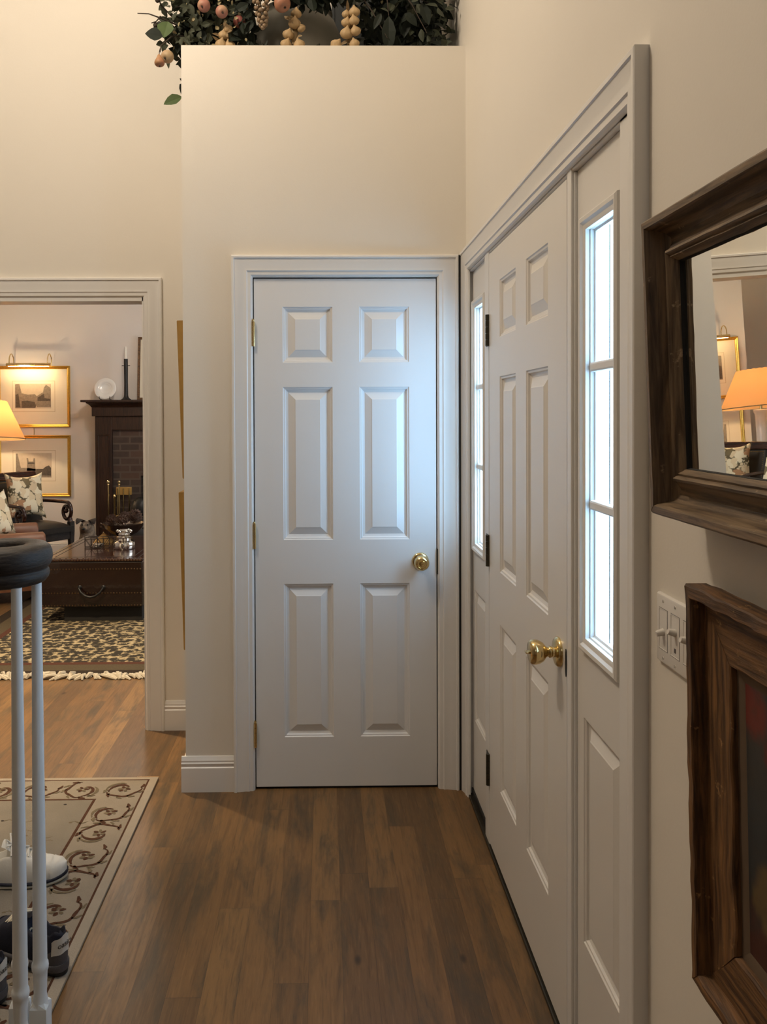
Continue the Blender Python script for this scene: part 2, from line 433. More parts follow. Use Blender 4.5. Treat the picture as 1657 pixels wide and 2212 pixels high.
# ------------------------------------------------------------------ mesh helpers
class MB:
    def __init__(s):
        s.bm = bmesh.new()
    def quad(s, pts):
        try:
            return s.bm.faces.new([s.bm.verts.new(Vector(p)) for p in pts])
        except ValueError:
            return None
    def box(s, x0, x1, y0, y1, z0, z1, mtx=None):
        x0, x1 = min(x0, x1), max(x0, x1); y0, y1 = min(y0, y1), max(y0, y1); z0, z1 = min(z0, z1), max(z0, z1)
        c = [(x0, y0, z0), (x1, y0, z0), (x1, y1, z0), (x0, y1, z0), (x0, y0, z1), (x1, y0, z1), (x1, y1, z1), (x0, y1, z1)]
        if mtx:
            c = [mtx @ Vector(p) for p in c]
        v = [s.bm.verts.new(p) for p in c]
        for f in ((3, 2, 1, 0), (4, 5, 6, 7), (0, 1, 5, 4), (1, 2, 6, 5), (2, 3, 7, 6), (3, 0, 4, 7)):
            s.bm.faces.new([v[i] for i in f])
        return s
    def loops(s, loops, close=True, cap0=False, cap1=False):
        """join successive vertex loops with quads"""
        L = [[s.bm.verts.new(Vector(p)) for p in l] for l in loops]
        n = len(L[0])
        for a, b in zip(L, L[1:]):
            for i in range(n if close else n - 1):
                j = (i + 1) % n
                try:
                    s.bm.faces.new((a[i], a[j], b[j], b[i]))
                except ValueError:
                    pass
        if cap0:
            s.bm.faces.new(L[0][::-1])
        if cap1:
            s.bm.faces.new(L[-1])
        return s
    def lathe(s, prof, c=(0, 0, 0), axis='z', seg=24, cap0=True, cap1=True, closed=False):
        """prof: (radius, height) pairs along the axis"""
        c = Vector(c)
        def pt(r, h, a):
            ca, sa = r * math.cos(a), r * math.sin(a)
            return c + {'z': Vector((ca, sa, h)), 'y': Vector((ca, h, sa)), 'x': Vector((h, ca, sa))}[axis]
        ls = [[pt(max(r, 1e-5), h, 2 * PI * i / seg) for i in range(seg)] for r, h in prof]
        if closed:
            ls.append(ls[0])
            return s.loops(ls)
        return s.loops(ls, True, cap0, cap1)
    def tube(s, pts, r, seg=10, caps=True):
        pts = [Vector(p) for p in pts]
        rs = r if isinstance(r, (list, tuple)) else [r] * len(pts)
        ls = []
        prev = None
        for i, p in enumerate(pts):
            d = (pts[min(i + 1, len(pts) - 1)] - pts[max(i - 1, 0)]).normalized()
            ref = Vector((0, 0, 1)) if abs(d.z) < .9 else Vector((1, 0, 0))
            u = (prev - d * prev.dot(d)).normalized() if prev is not None and (prev - d * prev.dot(d)).length > 1e-4 else d.cross(ref).normalized()
            prev = u
            v = d.cross(u)
            ls.append([p + (u * math.cos(2 * PI * k / seg) + v * math.sin(2 * PI * k / seg)) * rs[i] for k in range(seg)])
        return s.loops(ls, True, caps, caps)
    def ball(s, c, r, seg=14, rings=9):
        rx, ry, rz = r if isinstance(r, (tuple, list)) else (r, r, r)
        c = Vector(c)
        ls = []
        for j in range(rings + 1):
            a = -PI / 2 + PI * j / rings
            k = max(math.cos(a), 1e-3)
            ls.append([c + Vector((rx * k * math.cos(2 * PI * i / seg), ry * k * math.sin(2 * PI * i / seg), rz * math.sin(a))) for i in range(seg)])
        return s.loops(ls, True, True, True)
    def prism(s, poly, d0, d1, f):
        """poly in 2D, extruded from depth d0 to d1; f(u, v, d) gives the point"""
        a = [f(u, v, d0) for u, v in poly]
        b = [f(u, v, d1) for u, v in poly]
        return s.loops([a, b], True, True, True)
    def frame(s, u0, u1, v0, v1, prof, f):
        """mitred rectangular frame; prof = (inset, height) loops from the outside inwards"""
        ls = []
        for wd, h in prof:
            ls.append([f(u0 + wd, v0 + wd, h), f(u1 - wd, v0 + wd, h), f(u1 - wd, v1 - wd, h), f(u0 + wd, v1 - wd, h)])
        return s.loops(ls)
    def casing(s, u0, u1, v0, v1, prof, f):
        """mitred three-sided casing around an opening; prof = (distance in from outer edge, height)"""
        ls = []
        for wd, h in prof:
            ls.append([f(u0 + wd, v0, h), f(u0 + wd, v1 - wd, h), f(u1 - wd, v1 - wd, h), f(u1 - wd, v0, h)])
        return s.loops(ls, False)
    def slab(s, u0, u1, v0, v1, panels, thick, f, prof, holes=()):
        """door slab: front face at h=0 with moulded panels sunk in it, holes cut right through"""
        us = sorted({u0, u1, *[p[0] for p in panels + list(holes)], *[p[1] for p in panels + list(holes)]})
        vs = sorted({v0, v1, *[p[2] for p in panels + list(holes)], *[p[3] for p in panels + list(holes)]})
        def inside(a, b, P):
            return any(p[0] - 1e-6 < a < p[1] + 1e-6 and p[2] - 1e-6 < b < p[3] + 1e-6 for p in P)
        for a, b in zip(us, us[1:]):
            for c, d in zip(vs, vs[1:]):
                m_, n_ = (a + b) / 2, (c + d) / 2
                if not inside(m_, n_, panels + list(holes)):
                    s.quad([f(a, c, 0), f(b, c, 0), f(b, d, 0), f(a, d, 0)])
                if not inside(m_, n_, holes):
                    s.quad([f(a, c, -thick), f(a, d, -thick), f(b, d, -thick), f(b, c, -thick)])
        s.quad([f(u0, v0, 0), f(u0, v1, 0), f(u0, v1, -thick), f(u0, v0, -thick)])
        s.quad([f(u1, v0, 0), f(u1, v0, -thick), f(u1, v1, -thick), f(u1, v1, 0)])
        s.quad([f(u0, v1, 0), f(u1, v1, 0), f(u1, v1, -thick), f(u0, v1, -thick)])
        s.quad([f(u0, v0, 0), f(u0, v0, -thick), f(u1, v0, -thick), f(u1, v0, 0)])
        for h in holes:
            s.frame(h[0], h[1], h[2], h[3], [(0, 0), (0, -thick)], f)
        for p in panels:
            ls = [[f(p[0] + wd, p[2] + wd, h), f(p[1] - wd, p[2] + wd, h), f(p[1] - wd, p[3] - wd, h), f(p[0] + wd, p[3] - wd, h)] for wd, h in prof]
            s.loops(ls, True, False, True)
        return s
    def xf(s, mtx):
        bmesh.ops.transform(s.bm, matrix=mtx, verts=s.bm.verts)
        return s
    def build(s, name, mat, parent=None, smooth=False, bevel=0., subsurf=0, weld=1e-5, angle=40):
        if weld:
            bmesh.ops.remove_doubles(s.bm, verts=s.bm.verts, dist=weld)
        bmesh.ops.recalc_face_normals(s.bm, faces=s.bm.faces)
        me = bpy.data.meshes.new(name)
        s.bm.to_mesh(me)
        s.bm.free()
        me.materials.append(M[mat] if isinstance(mat, str) else mat)
        o = bpy.data.objects.new(name, me)
        col.objects.link(o)
        if parent:
            o.parent = parent
        if smooth:
            me.polygons.foreach_set('use_smooth', [True] * len(me.polygons))
            if angle and angle < 180:
                me.set_sharp_from_angle(angle=R(angle))
        if bevel:
            b = o.modifiers.new('bevel', 'BEVEL')
            b.width = bevel
            b.segments = 2
            b.limit_method = 'ANGLE'
            b.angle_limit = R(40)
        if subsurf:
            d = o.modifiers.new('subsurf', 'SUBSURF')
            d.levels = d.render_levels = subsurf
        return o

def tag(o, label, cat, group=None):
    o['label'] = label
    o['category'] = cat
    if group:
        o['group'] = group
    return o

def thing(name, label, cat, loc=(0, 0, 0), rot=(0, 0, 0), group=None):
    o = bpy.data.objects.new(name, None)
    o.empty_display_size = .1
    col.objects.link(o)
    o.location = loc
    o.rotation_euler = rot
    return tag(o, label, cat, group)

def struct(o, label=None):
    o['kind'] = 'structure'
    if label:
        o['label'] = label
    return o

# ------------------------------------------------------------------ the setting
YC, XW, YD = 3.292, .564, 3.94          # closet front, front-door wall, wall with the cased opening
CEIL, LCEIL = 4.7, 2.75
struct(MB().box(-4.9, 1.2, -2.6, 9.75, -.10, 0).build('floor', 'floor'))
struct(MB().box(-3.1, .78, -2.6, 4.06, CEIL, CEIL + .1).build('ceiling', 'ceiling'))
struct(MB().box(-4.9, 1.2, YD + .12, 9.75, LCEIL, LCEIL + .1).build('ceiling_living', 'ceiling'))
# wall with the front door
OY0, OY1, OZ = 1.512, 3.268, 2.062
b = MB().box(XW, XW + .16, -2.6, OY0, 0, CEIL).box(XW, XW + .16, OY1, YD + .12, 0, CEIL).box(XW, XW + .16, OY0, OY1, OZ, CEIL)
struct(b.build('wall_right', 'wall'))
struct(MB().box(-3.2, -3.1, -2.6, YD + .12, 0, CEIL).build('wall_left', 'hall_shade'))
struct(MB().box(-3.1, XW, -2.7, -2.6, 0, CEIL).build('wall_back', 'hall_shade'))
# wall with the cased opening to the living room
DX0, DX1, DZ = -2.55, -.863, 2.040
b = MB().box(DX1 + .018, XW, YD, YD + .12, 0, CEIL).box(-3.1, DX0 - .018, YD, YD + .12, 0, CEIL).box(DX0 - .018, DX1 + .018, YD, YD + .12, DZ + .018, CEIL)
struct(b.build('wall_far', 'wall'))
# closet built into the corner, with a ledge on top
CX0, CZ = -.560, 2.957
KX0, KX1, KZ = -.300, .465, 2.062
b = MB().box(CX0, KX0, YC, YC + .10, 0, CZ).box(KX1, XW, YC, YC + .10, 0, CZ).box(KX0, KX1, YC, YC + .10, KZ, CZ)
struct(b.build('wall_closet_front', 'wall'))
struct(MB().box(CX0, CX0 + .10, YC + .10, YD, 0, CZ).build('wall_closet_side', 'wall'))
struct(MB().box(CX0 + .10, XW, YC + .10, YD, CZ - .09, CZ).build('wall_closet_top', 'wall'))
# living room shell
struct(MB().box(-3.62, 1.2, 9.0, 9.75, 0, LCEIL).build('wall_living_far', 'living_wall'))
struct(MB().box(-4.9, -3.62, 9.6, 9.75, 0, LCEIL).build('wall_living_recess', 'living_wall'))
struct(MB().box(-5.0, -4.9, 4.06, 9.75, 0, LCEIL).build('wall_living_left', 'living_wall'))
struct(MB().box(1.1, 1.2, 4.06, 9.0, 0, LCEIL).build('wall_living_right', 'living_wall'))
struct(MB().box(-4.9, -3.1, 4.0, 4.06, 0, LCEIL).box(XW, 1.1, 4.0, 4.06, 0, LCEIL).build('wall_living_near', 'living_wall'))

def fY(y0):                              # a surface facing the viewer (-Y): u = x, v = z
    return lambda u, v, h: Vector((u, y0 - h, v))
def fX(x0):                              # a surface facing left (-X): u = -y, v = z
    return lambda u, v, h: Vector((x0 - h, -u, v))

CAS = [(0, 0), (0, .020), (.004, .024), (.011, .024), (.013, .019), (.020, .019), (.034, .016), (.048, .013), (.060, .014), (.064, .010), (.076, .009), (.080, .005), (.083, 0)]
# casings
struct(MB().casing(-.367, .5318, 0, 2.129, [(a * 1.0, h) for a, h in CAS], fY(YC)).build('trim_1', 'trim', smooth=True, angle=25))
struct(MB().casing(DX0 - .096, DX1 + .096, 0, 2.148, [(a * 1.1, h) for a, h in CAS], fY(YD)).build('trim_2', 'trim', smooth=True, angle=25))
CASB = [(0, 0), (0, .026), (.003, .028), (.012, .028), (.014, .0245), (.026, .021), (.040, .0165), (.052, .015), (.058, .0165), (.0615, .0125), (.074, .0115), (.078, .007), (.080, 0)]
struct(MB().casing(-3.285, -1.432, 0, 2.137, CASB, fX(XW)).build('trim_3', 'trim', smooth=True, angle=25))
struct(MB().box(.5322, .5392, YC - .0215, YC - .0005, 0, 2.128).build('joint_shade_strip', 'dark'))  # dark strip standing in for the shade in the open casing joint
# jamb linings of the three openings
b = MB().box(KX0, -.2835, YC - .001, YC + .10, 0, 2.062).box(.4485, KX1, YC - .001, YC + .10, 0, 2.062).box(KX0, KX1, YC - .001, YC + .10, 2.0445, 2.062)
b.box(-.2835, -.262, YC + .046, YC + .08, 0, 2.04).box(.428, .4485, YC + .046, YC + .08, 0, 2.04).box(-.28, .448, YC + .046, YC + .08, 2.02, 2.0445)
struct(b.build('trim_4', 'trim'))
b = MB().box(DX1, DX1 + .018, YD - .001, YD + .125, 0, DZ + .018).box(DX0 - .018, DX0, YD - .001, YD + .125, 0, DZ + .018).box(DX0 - .018, DX1 + .018, YD - .001, YD + .125, DZ, DZ + .018)
struct(b.build('trim_5', 'trim'))
# baseboards
def base_prof(t):
    return [(0, t), (.096, t), (.100, t - .004), (.106, t - .003), (.113, t - .001), (.118, t - .005), (.124, t - .004), (.132, t - .008), (.139, t - .011), (.140, 0), (0, 0)]
def baseboard(name, u0, u1, f, t=.016):
    p = base_prof(t)
    b = MB().loops([[f(u0, v, h) for v, h in p], [f(u1, v, h) for v, h in p]], True, True, True)
    return struct(b.build(name, 'trim', smooth=True, angle=25))
baseboard('baseboard_closet_front', CX0 - .016, -.367, fY(YC))
baseboard('baseboard_closet_side', -YD, -YC - .0002, lambda u, v, h: Vector((CX0 - h, -u, v)))
baseboard('baseboard_far', DX1 + .092, CX0 - .016, fY(YD))
baseboard('baseboard_far_left', -3.1, DX0 - .092, fY(YD))
baseboard('baseboard_right', -1.43, 2.6, fX(XW))
baseboard('baseboard_living_far_left', -3.62, -2.45, fY(9.0))
baseboard('baseboard_living_far_right', -.64, 1.1, fY(9.0))
struct(MB().box(CX0 + .1, XW, YC + .12, YC + .125, 0, 2.3).build('closet_dark_sheet', 'dark'))  # black sheet standing in for the unlit closet behind the door gaps

# ------------------------------------------------------------------ doors and sidelights
PAN = [(0, 0), (.003, -.003), (.008, -.004), (.011, -.009), (.017, -.011), (.021, -.012), (.047, -.003), (.050, -.0015)]
# closet door, white six panel
kp = []
for a, c in ((-.166, .032), (.139, .337)):
    for z0, z1 in ((1.707, 1.928), (1.000, 1.609), (.209, .824)):
        kp.append((a, c, z0, z1))
door1 = struct(MB().slab(-.2795, .4445, .010, 2.0385, kp, .036, fY(YC + .006), PAN).build('door_1', 'door'), 'white six-panel closet door with a brass knob and brass hinges')

def knob_lathe(prof, c, axis, name, parent, mat='brass'):
    return MB().lathe(prof, c, axis, 28).build(name, mat, parent, smooth=True, angle=50)
kc = (.380, YC + .006, .912)
rose = knob_lathe([(.034, 0), (.034, -.004), (.030, -.008), (.017, -.011)], kc, 'y', 'knob_rose', door1)
MB().lathe([(.012, -.010), (.012, -.026), (.015, -.030), (.026, -.036), (.0305, -.046), (.029, -.056), (.022, -.063), (.019, -.0645), (.018, -.0625), (.012, -.0625), (.0105, -.066), (.004, -.0665), (.003, -.063), (0, -.063)], kc, 'y', 32).build('door_knob', 'brass', door1, smooth=True, angle=45)
for z in (1.8195, 1.016, .222):
    hb = MB()
    for k in range(5):
        hb.lathe([(.0062, 0), (.0062, .0188)], (-.2815, YC - .004, z - .049 + k * .0197), 'z', 12)
    hb.lathe([(.0035, 0), (.0050, .004), (.0035, .009)], (-.2815, YC - .004, z + .0495), 'z', 10)
    hb.box(-.2835, -.2795, YC - .003, YC + .03, z - .049, z + .049)
    hb.build('hinge', 'brass', door1, smooth=True)
struct(MB().box(.4452, .4500, YC - .0025, YC + .03, .86, .962).build('trim_6', 'bronze'))
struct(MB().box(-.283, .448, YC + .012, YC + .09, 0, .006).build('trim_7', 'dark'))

# front door unit: frame, door, two sidelights
YH0, YH1 = 1.921, 2.831                       # door leaf
XS = .577                                     # sidelight face
fr = MB()
fr.box(XW + .001, .70, OY0, 1.580, 0, OZ)       # near jamb
fr.box(XW - .001, .622, 1.884, 1.917, 0, OZ)     # near mullion
fr.box(XW - .001, .622, 2.835, 2.905, 0, OZ)     # far mullion
fr.box(XW + .001, .70, 3.222, OY1, 0, OZ)       # far jamb
fr.box(XW + .001, .70, OY0, OY1, 2.051, OZ)   # head
fr.box(.618, .70, OY0, OY1, 2.020, 2.06)
for a in (1.880, 2.905):
    fr.box(XW + .006, .60, a, a + .006, 0, 2.05)
struct(fr.build('trim_8', 'trim', bevel=.0025))
struct(MB().box(.5565, .72, OY0, OY1 - .01, 0, .012).build('trim_9', 'bronze', bevel=.003))
struct(MB().box(.572, .70, OY0 + .01, OY1 - .012, .012, .034).build('trim_10', 'rubber'))

dp = []
for a, c in ((2.437, 2.660), (2.083, 2.311)):
    for z0, z1 in ((1.747, 1.931), (.988, 1.620), (.272, .818)):
        dp.append((-c, -a, z0, z1))
door2 = struct(MB().slab(-YH1, -YH0, .020, 2.0435, dp, .044, fX(XW), PAN).build('door_2', 'front_door'), 'off-white six-panel front door with a brass knob and dark hinges')
kc = (XW, 1.985, .924)
MB().lathe([(.036, 0), (.036, -.004), (.032, -.009), (.020, -.013)], kc, 'x', 30).build('knob_rose', 'brass', door2, smooth=True, angle=50)
MB().lathe([(.013, -.011), (.012, -.018), (.0145, -.021), (.0145, -.024), (.0115, -.027), (.013, -.032), (.023, -.040), (.0285, -.050), (.0300, -.060), (.0285, -.068), (.024, -.072), (.010, -.073), (.0, -.073)], kc, 'x', 32).build('door_knob', 'brass', door2, smooth=True, angle=45)
MB().box(XW - .082, XW - .073, kc[1] - .008, kc[1] + .008, kc[2] - .0025, kc[2] + .0025).build('lock_turn', 'brass', door2, bevel=.001)
for z in (1.786, 1.029, .271):
    hb = MB()
    for k in range(5):
        hb.lathe([(.0078, .0006), (.0078, .0208)], (XW - .0045, 2.835, z - .0545 + k * .0218), 'z', 12)
    hb.box(XW - .0035, XW + .03, 2.8335, 2.872, z - .054, z + .054)
    hb.build('hinge', 'bronze', door2, smooth=True)
MB().lathe([(.030, 0), (.030, -.0015)], (XW - .0002, 1.9225, .915), 'x', 20).xf(Matrix.Translation((XW, 1.925, .915)) @ Matrix.Diagonal((1, .22, 1.1, 1)) @ Matrix.Translation((-XW, -1.9225, -.915))).build('latch_plate', 'rubber', door2)

def sidelight(name, y0, y1, gy0, gy1, label):
    """y0..y1 the leaf, gy0..gy1 the glass opening"""
    f = fX(XS)
    z0, z1 = 1.003, 1.907
    pw = .030
    leaf = MB().slab(-y1, -y0, .034, 2.050, [(-gy1 - .024, -gy0 + .020, .313, .820)], .040, f, [(a * .8, h) for a, h in PAN], [(-gy1, -gy0, z0, z1)])
    win = struct(leaf.build(name, 'front_door'), label)
    MB().frame(-gy1 - .030, -gy0 + .030, z0 - .030, z1 + .026, [(0, 0), (.001, .009), (.006, .013), (.014, .012), (.020, .007), (.024, .006), (.030, .004), (.031, -.004)], f).build('glazing_moulding', 'front_door', win, smooth=True, angle=25)
    inner = MB().frame(-gy1, -gy0, z0, z1, [(0, -.004), (.004, -.006), (.005, -.013), (.010, -.015), (.011, -.022)], f)
    inner.build('inner_sash', 'trim', win)
    for zc in (1.601, 1.299):
        mb = MB().box(XS + .004, XS + .022, gy0, gy1, zc - .011, zc + .011)
        mb.build('muntin', 'trim', win, bevel=.005)
    for k, (a, c) in enumerate(((z0, 1.290), (1.310, 1.591), (1.611, z1))):
        MB().box(XS + .022, XS + .025, gy0 + .001, gy1 - .001, a, c).build('pane', 'glass', win)
    # thin caming lines in the outer storm glass
    MB().box(XS + .035, XS + .037, (gy0 + gy1) / 2 - .028, (gy0 + gy1) / 2 - .0255, z0, z1).box(XS + .035, XS + .037, (gy0 + gy1) / 2 + .050, (gy0 + gy1) / 2 + .0525, z0, z1).build('caming', 'bronze', win)
    return win
sidelight('window_1', 1.581, 1.883, 1.631, 1.811, 'tall narrow sidelight of three panes to the right of the front door')
sidelight('window_2', 2.906, 3.221, 2.974, 3.154, 'tall narrow sidelight of three panes by the corner, left of the front door')

# ------------------------------------------------------------------ things on the right wall
def tilted(name, label, cat, x, y, z, tilt):
    """local +x runs towards the viewer, -y out of the wall, z up; tilt leans the top out"""
    return thing(name, label, cat, (x, y, z), (tilt, 0, -PI / 2))
fL = lambda u, v, h: Vector((u, -h, v))

# mirror
mir = tilted('wall_mirror', 'deep wooden framed mirror hanging on the right wall beside the front door', 'mirror', .5114, .925, 1.568, .0369)
mw, mh = .620, .436
MP = [(.004, -.040), (.004, -.012), (.0, -.008), (0, .026), (.004, .031), (.013, .031), (.016, .026), (.018, .012), (.022, .003), (.030, -.002), (.040, .001), (.048, .008), (.052, .013), (.053, .017), (.057, .019), (.060, .016), (.061, .013), (.064, .015), (.067, .010), (.070, .0068), (.0705, -.006), (.060, -.008), (.004, -.040)]
def rough(b, amt, freq, seed=0.):
    for v in b.bm.verts:
        p = v.co
        v.co = p + Vector((mnoise.noise(p * freq + Vector((seed, 0, 0))), mnoise.noise(p * freq + Vector((7 + seed, 0, 0))), mnoise.noise(p * freq + Vector((3, 9, seed))))) * amt
def members(name, mat_, w_, h_, prof, parent, n=18, amt=0., freq=30.):
    """four mitred members, each its own mesh with the grain along it"""
    for k in range(4):
        L_, T = (w_, h_) if k % 2 == 0 else (h_, w_)
        sections = []
        for i in range(n + 1):
            t_ = i / n
            loop = []
            for wd, h in prof:
                u0, u1 = -L_ / 2 + wd, L_ / 2 - wd
                loop.append(Vector((u0 + (u1 - u0) * t_, -h, -T / 2 + wd)))
            sections.append(loop)
        b = MB().loops(sections, True, True, True)
        if amt:
            rough(b, amt, freq, k * 13.)
        o = b.build(name, mat_, parent, smooth=True, angle=35)
        o.rotation_euler = (0, [0, -PI / 2, PI, PI / 2][k], 0)
members('frame_member', 'mirror_wood', mw, mh, MP, mir, 16, .0008, 40)
MB().box(-mw / 2 + .066, mw / 2 - .066, 0, .004, -mh / 2 + .066, mh / 2 - .066).build('mirror_glass', 'mirror', mir)
MB().frame(-mw / 2 + .0695, mw / 2 - .0695, -mh / 2 + .0695, mh / 2 - .0695, [(0, .0001), (0, .0042), (.0012, .0042), (.0024, .0001)], fL).build('rabbet_edge', 'dark', mir)
MB().box(-mw / 2 + .02, mw / 2 - .02, .008, .012, -mh / 2 + .02, mh / 2 - .02).build('backing', 'canvas_back', mir)

# painting in a rough frame, below
pw_, ph_ = .60, .575
pic = tilted('framed_painting', 'dark painting in a rough barn-wood frame below the mirror', 'painting', .5535, 1.180 - pw_ / 2, .968, .022)
PP = [(0, 0), (0, .029), (.002, .0315), (.016, .0315), (.018, .029), (.019, .012), (.024, .012), (.060, .011), (.090, .012), (.092, .010), (.093, -.002), (.070, -.004), (0, 0)]
members('frame_member', 'barn_wood', pw_, ph_, PP, pic, 40, .0022, 26)
members('inner_liner', 'canvas_back', pw_ - .182, ph_ - .182, [(0, -.004), (0, .0035), (.012, .0025), (.018, .0005), (.018, -.004), (0, -.004)], pic, 1)
MB().box(-pw_ / 2 + .09, pw_ / 2 - .09, -.0005, .003, -ph_ / 2 + .09, ph_ / 2 - .09).build('canvas', 'painting', pic)

# light switches
sw = tilted('light_switch', 'white three-gang light switch plate partly behind the rough-framed painting', 'light switch', XW - .0005, 1.306, 1.143, 0)
SWH, SW0, SW1 = .0575, -.0755, .0755
b = MB().loops([[fL(SW0 + i, -SWH + i, h), fL(SW1 - i, -SWH + i, h), fL(SW1 - i, SWH - i, h), fL(SW0 + i, SWH - i, h)] for i, h in ((0, 0), (0, .003), (.002, .0058), (.005, .0068))], True, True, True)
b.build('cover_plate', 'plastic', sw, smooth=True, angle=25)
for k, (x_, up_) in enumerate(((-.046, -1), (0, 1), (.046, 1))):
    MB().frame(x_ - .0165, x_ + .0165, -.034, .034, [(0, .0066), (.0004, .0074), (.0014, .0074), (.0020, .0062)], fL).build('rocker_rim', 'plastic', sw)
    MB().frame(x_ - .0172, x_ + .0172, -.0347, .0347, [(0, .0067), (.0004, .0071), (.0009, .0071), (.0012, .0066)], fL).build('shadow_gap', 'shoe_grey', sw)
    tz = -.004 if up_ < 0 else .006
    tg = MB().tube([fL(x_, tz, .006), fL(x_, tz + up_ * .001, .010), fL(x_, tz + up_ * .002, .015), fL(x_, tz + up_ * .003, .0185)], [.0064, .0058, .0052, .0044], 14)
    tg.build('toggle', 'plastic', sw, smooth=True)
    for zz in (-.047, .047):
        MB().lathe([(.0026, -.0066), (.0026, -.0074), (.0018, -.0078)], (x_, 0, zz), 'y', 12).build('screw', 'plastic', sw)
        MB().box(x_ - .0004, x_ + .0004, -.0081, -.0076, zz - .0022, zz + .0022).build('screw_slot', 'shoe_grey', sw)
MB().box(-.003, .003, -.0072, -.0064, -.026, -.019).build('dimmer_dot', 'shoe_grey', sw)

# two gilt frames on the closet's left side, seen edge on
def side_frame(z0, z1, lean, label):
    h = z1 - z0
    t = thing('gilt_picture', label, 'picture', (CX0 - .0015, 3.625, z0), (0, 0, PI / 2), 'gilt frames on the closet side')
    t.rotation_euler = (lean, 0, PI / 2)
    # local x runs along the wall (away from the viewer = +x), -y... out of the wall is +y here
    f = lambda u, v, d: Vector((u, d, v))
    MB().frame(-.205, .205, 0, h, [(0, 0), (0, .024), (.003, .0265), (.016, .0255), (.026, .016), (.030, .014), (.030, 0)], f).build('frame_rim', 'gold_side', t, bevel=.0008)
    MB().box(-.178, .178, .001, .004, .027, h - .027).build('mat_board', 'mat_board', t)
    MB().box(-.10, .10, .004, .0045, .10, h - .10).build('print', 'paper', t)
    return t
side_frame(1.238, 1.890, -.031, 'upper of two gilt frames seen edge on beside the closet corner')
side_frame(.528, 1.182, -.026, 'lower of two gilt frames seen edge on beside the closet corner')

# ------------------------------------------------------------------ stair newel with volute
st = thing('stair_railing', 'dark volute handrail end on slim grey-white balusters at left edge', 'railing', (-.655, 1.68, .19))
PR = [(.043, .044), (.047, .050), (.058, .0525), (.074, .0520), (.086, .0495), (.0935, .044), (.0975, .034), (.0985, .022), (.0960, .011), (.0915, .004), (.0885, .001), (.0885, -.002), (.0915, -.004), (.0925, -.010), (.0905, -.018), (.084, -.026), (.070, -.030), (.050, -.030), (.043, -.024)]
vz = 1.190 - .19
MB().lathe([(r_, h_ + vz) for r_, h_ in PR], (0, 0, 0), 'z', 72, closed=True).build('volute', 'darkwood', st, smooth=True, angle=60)
MB().lathe([(.001, .028 + vz), (.030, .030 + vz), (.047, .034 + vz), (.047, -.02 + vz), (.001, -.02 + vz)], (0, 0, 0), 'z', 40).build('volute_eye', 'darkwood', st, smooth=True)
rail = MB()
rp = [(-.029, -.030), (.029, -.030), (.033, -.012), (.029, 0), (.034, .014), (.034, .030), (.026, .045), (0, .051), (-.026, .045), (-.034, .030), (-.034, .014), (-.029, 0), (-.033, -.012)]
rl = []
for i in range(14):
    t_ = i / 13
    px_, py_ = -.03 - .75 * t_, -.065 - .10 * t_ * t_ * 2
    rl.append([Vector((px_, py_ - a, vz + h_ + .12 * t_ * t_)) for a, h_ in rp])
rail.loops(rl, True, True, True).build('handrail', 'darkwood', st, smooth=True, angle=50)
def baluster(x, y):
    top = vz - .026
    prof = [(.0100, top), (.0104, top - .10), (.0122, .55), (.0137, .32), (.0143, .196), (.0144, .186), (.0165, .182), (.0172, .176), (.0165, .169), (.0146, .165), (.0142, .155), (.0132, .130), (.0128, .118), (.0150, .104)]
    b = MB().lathe(prof, (x, y, 0), 'z', 24)
    b.build('baluster', 'baluster', st, smooth=True, angle=40)
    s_ = .0172
    b = MB()
    b.loops([[Vector((x + math.cos(a) * .0150, y + math.sin(a) * .0150, .104)) for a in [R(225) + k * PI / 4 for k in range(8)]],
             [Vector((x + p_ * s_, y + q_ * s_, .094)) for p_, q_ in ((-1, -1), (0, -1), (1, -1), (1, 0), (1, 1), (0, 1), (-1, 1), (-1, 0))],
             [Vector((x + p_ * s_, y + q_ * s_, 0)) for p_, q_ in ((-1, -1), (0, -1), (1, -1), (1, 0), (1, 1), (0, 1), (-1, 1), (-1, 0))]], True, True, True)
    b.build('baluster_base', 'baluster', st)
baluster(.052, -.060)
baluster(.063, .020)
baluster(.019, .026)
struct(MB().box(-1.9, -.545, 1.35, 1.745, 0, .155).box(-1.9, -.53, 1.335, 1.76, .155, .19).build('floor_stair_tread', 'floor'))

# ------------------------------------------------------------------ hall rug
RX0, RX1, RY0, RY1 = -1.75, -.690, 1.10, 3.400
rug = MB().box(RX0, RX1, RY0, RY1, 0, .009).build('area_rug', 'rug_beige', bevel=.003)
tag(rug, 'beige hall rug with russet scroll border on the plank floor', 'rug')
MB().frame(RX0 + .001, RX1 - .001, RY0 + .001, RY1 - .001, [(0, .0086), (0, .0096), (.032, .0096), (.032, .0086)], lambda u, v, h: Vector((u, v, h))).build('binding', 'rug_edge', rug)
ft = lambda u, v, h: Vector((u, v, h))
b = MB().frame(RX0 + .032, RX1 - .032, RY0 + .022, RY1 - .022, [(0, .0088), (0, .0098), (.007, .0098), (.007, .0088)], ft)
b.frame(RX0 + .205, RX1 - .205, RY0 + .195, RY1 - .190, [(0, .0088), (0, .0098), (.010, .0098), (.010, .0088)], ft)
b.build('border_line', 'rug_brown', rug)
MB().box(RX0 + .215, RX1 - .215, RY0 + .205, RY1 - .2, .0088, .0095).build('centre_field', 'rug_inner', rug)
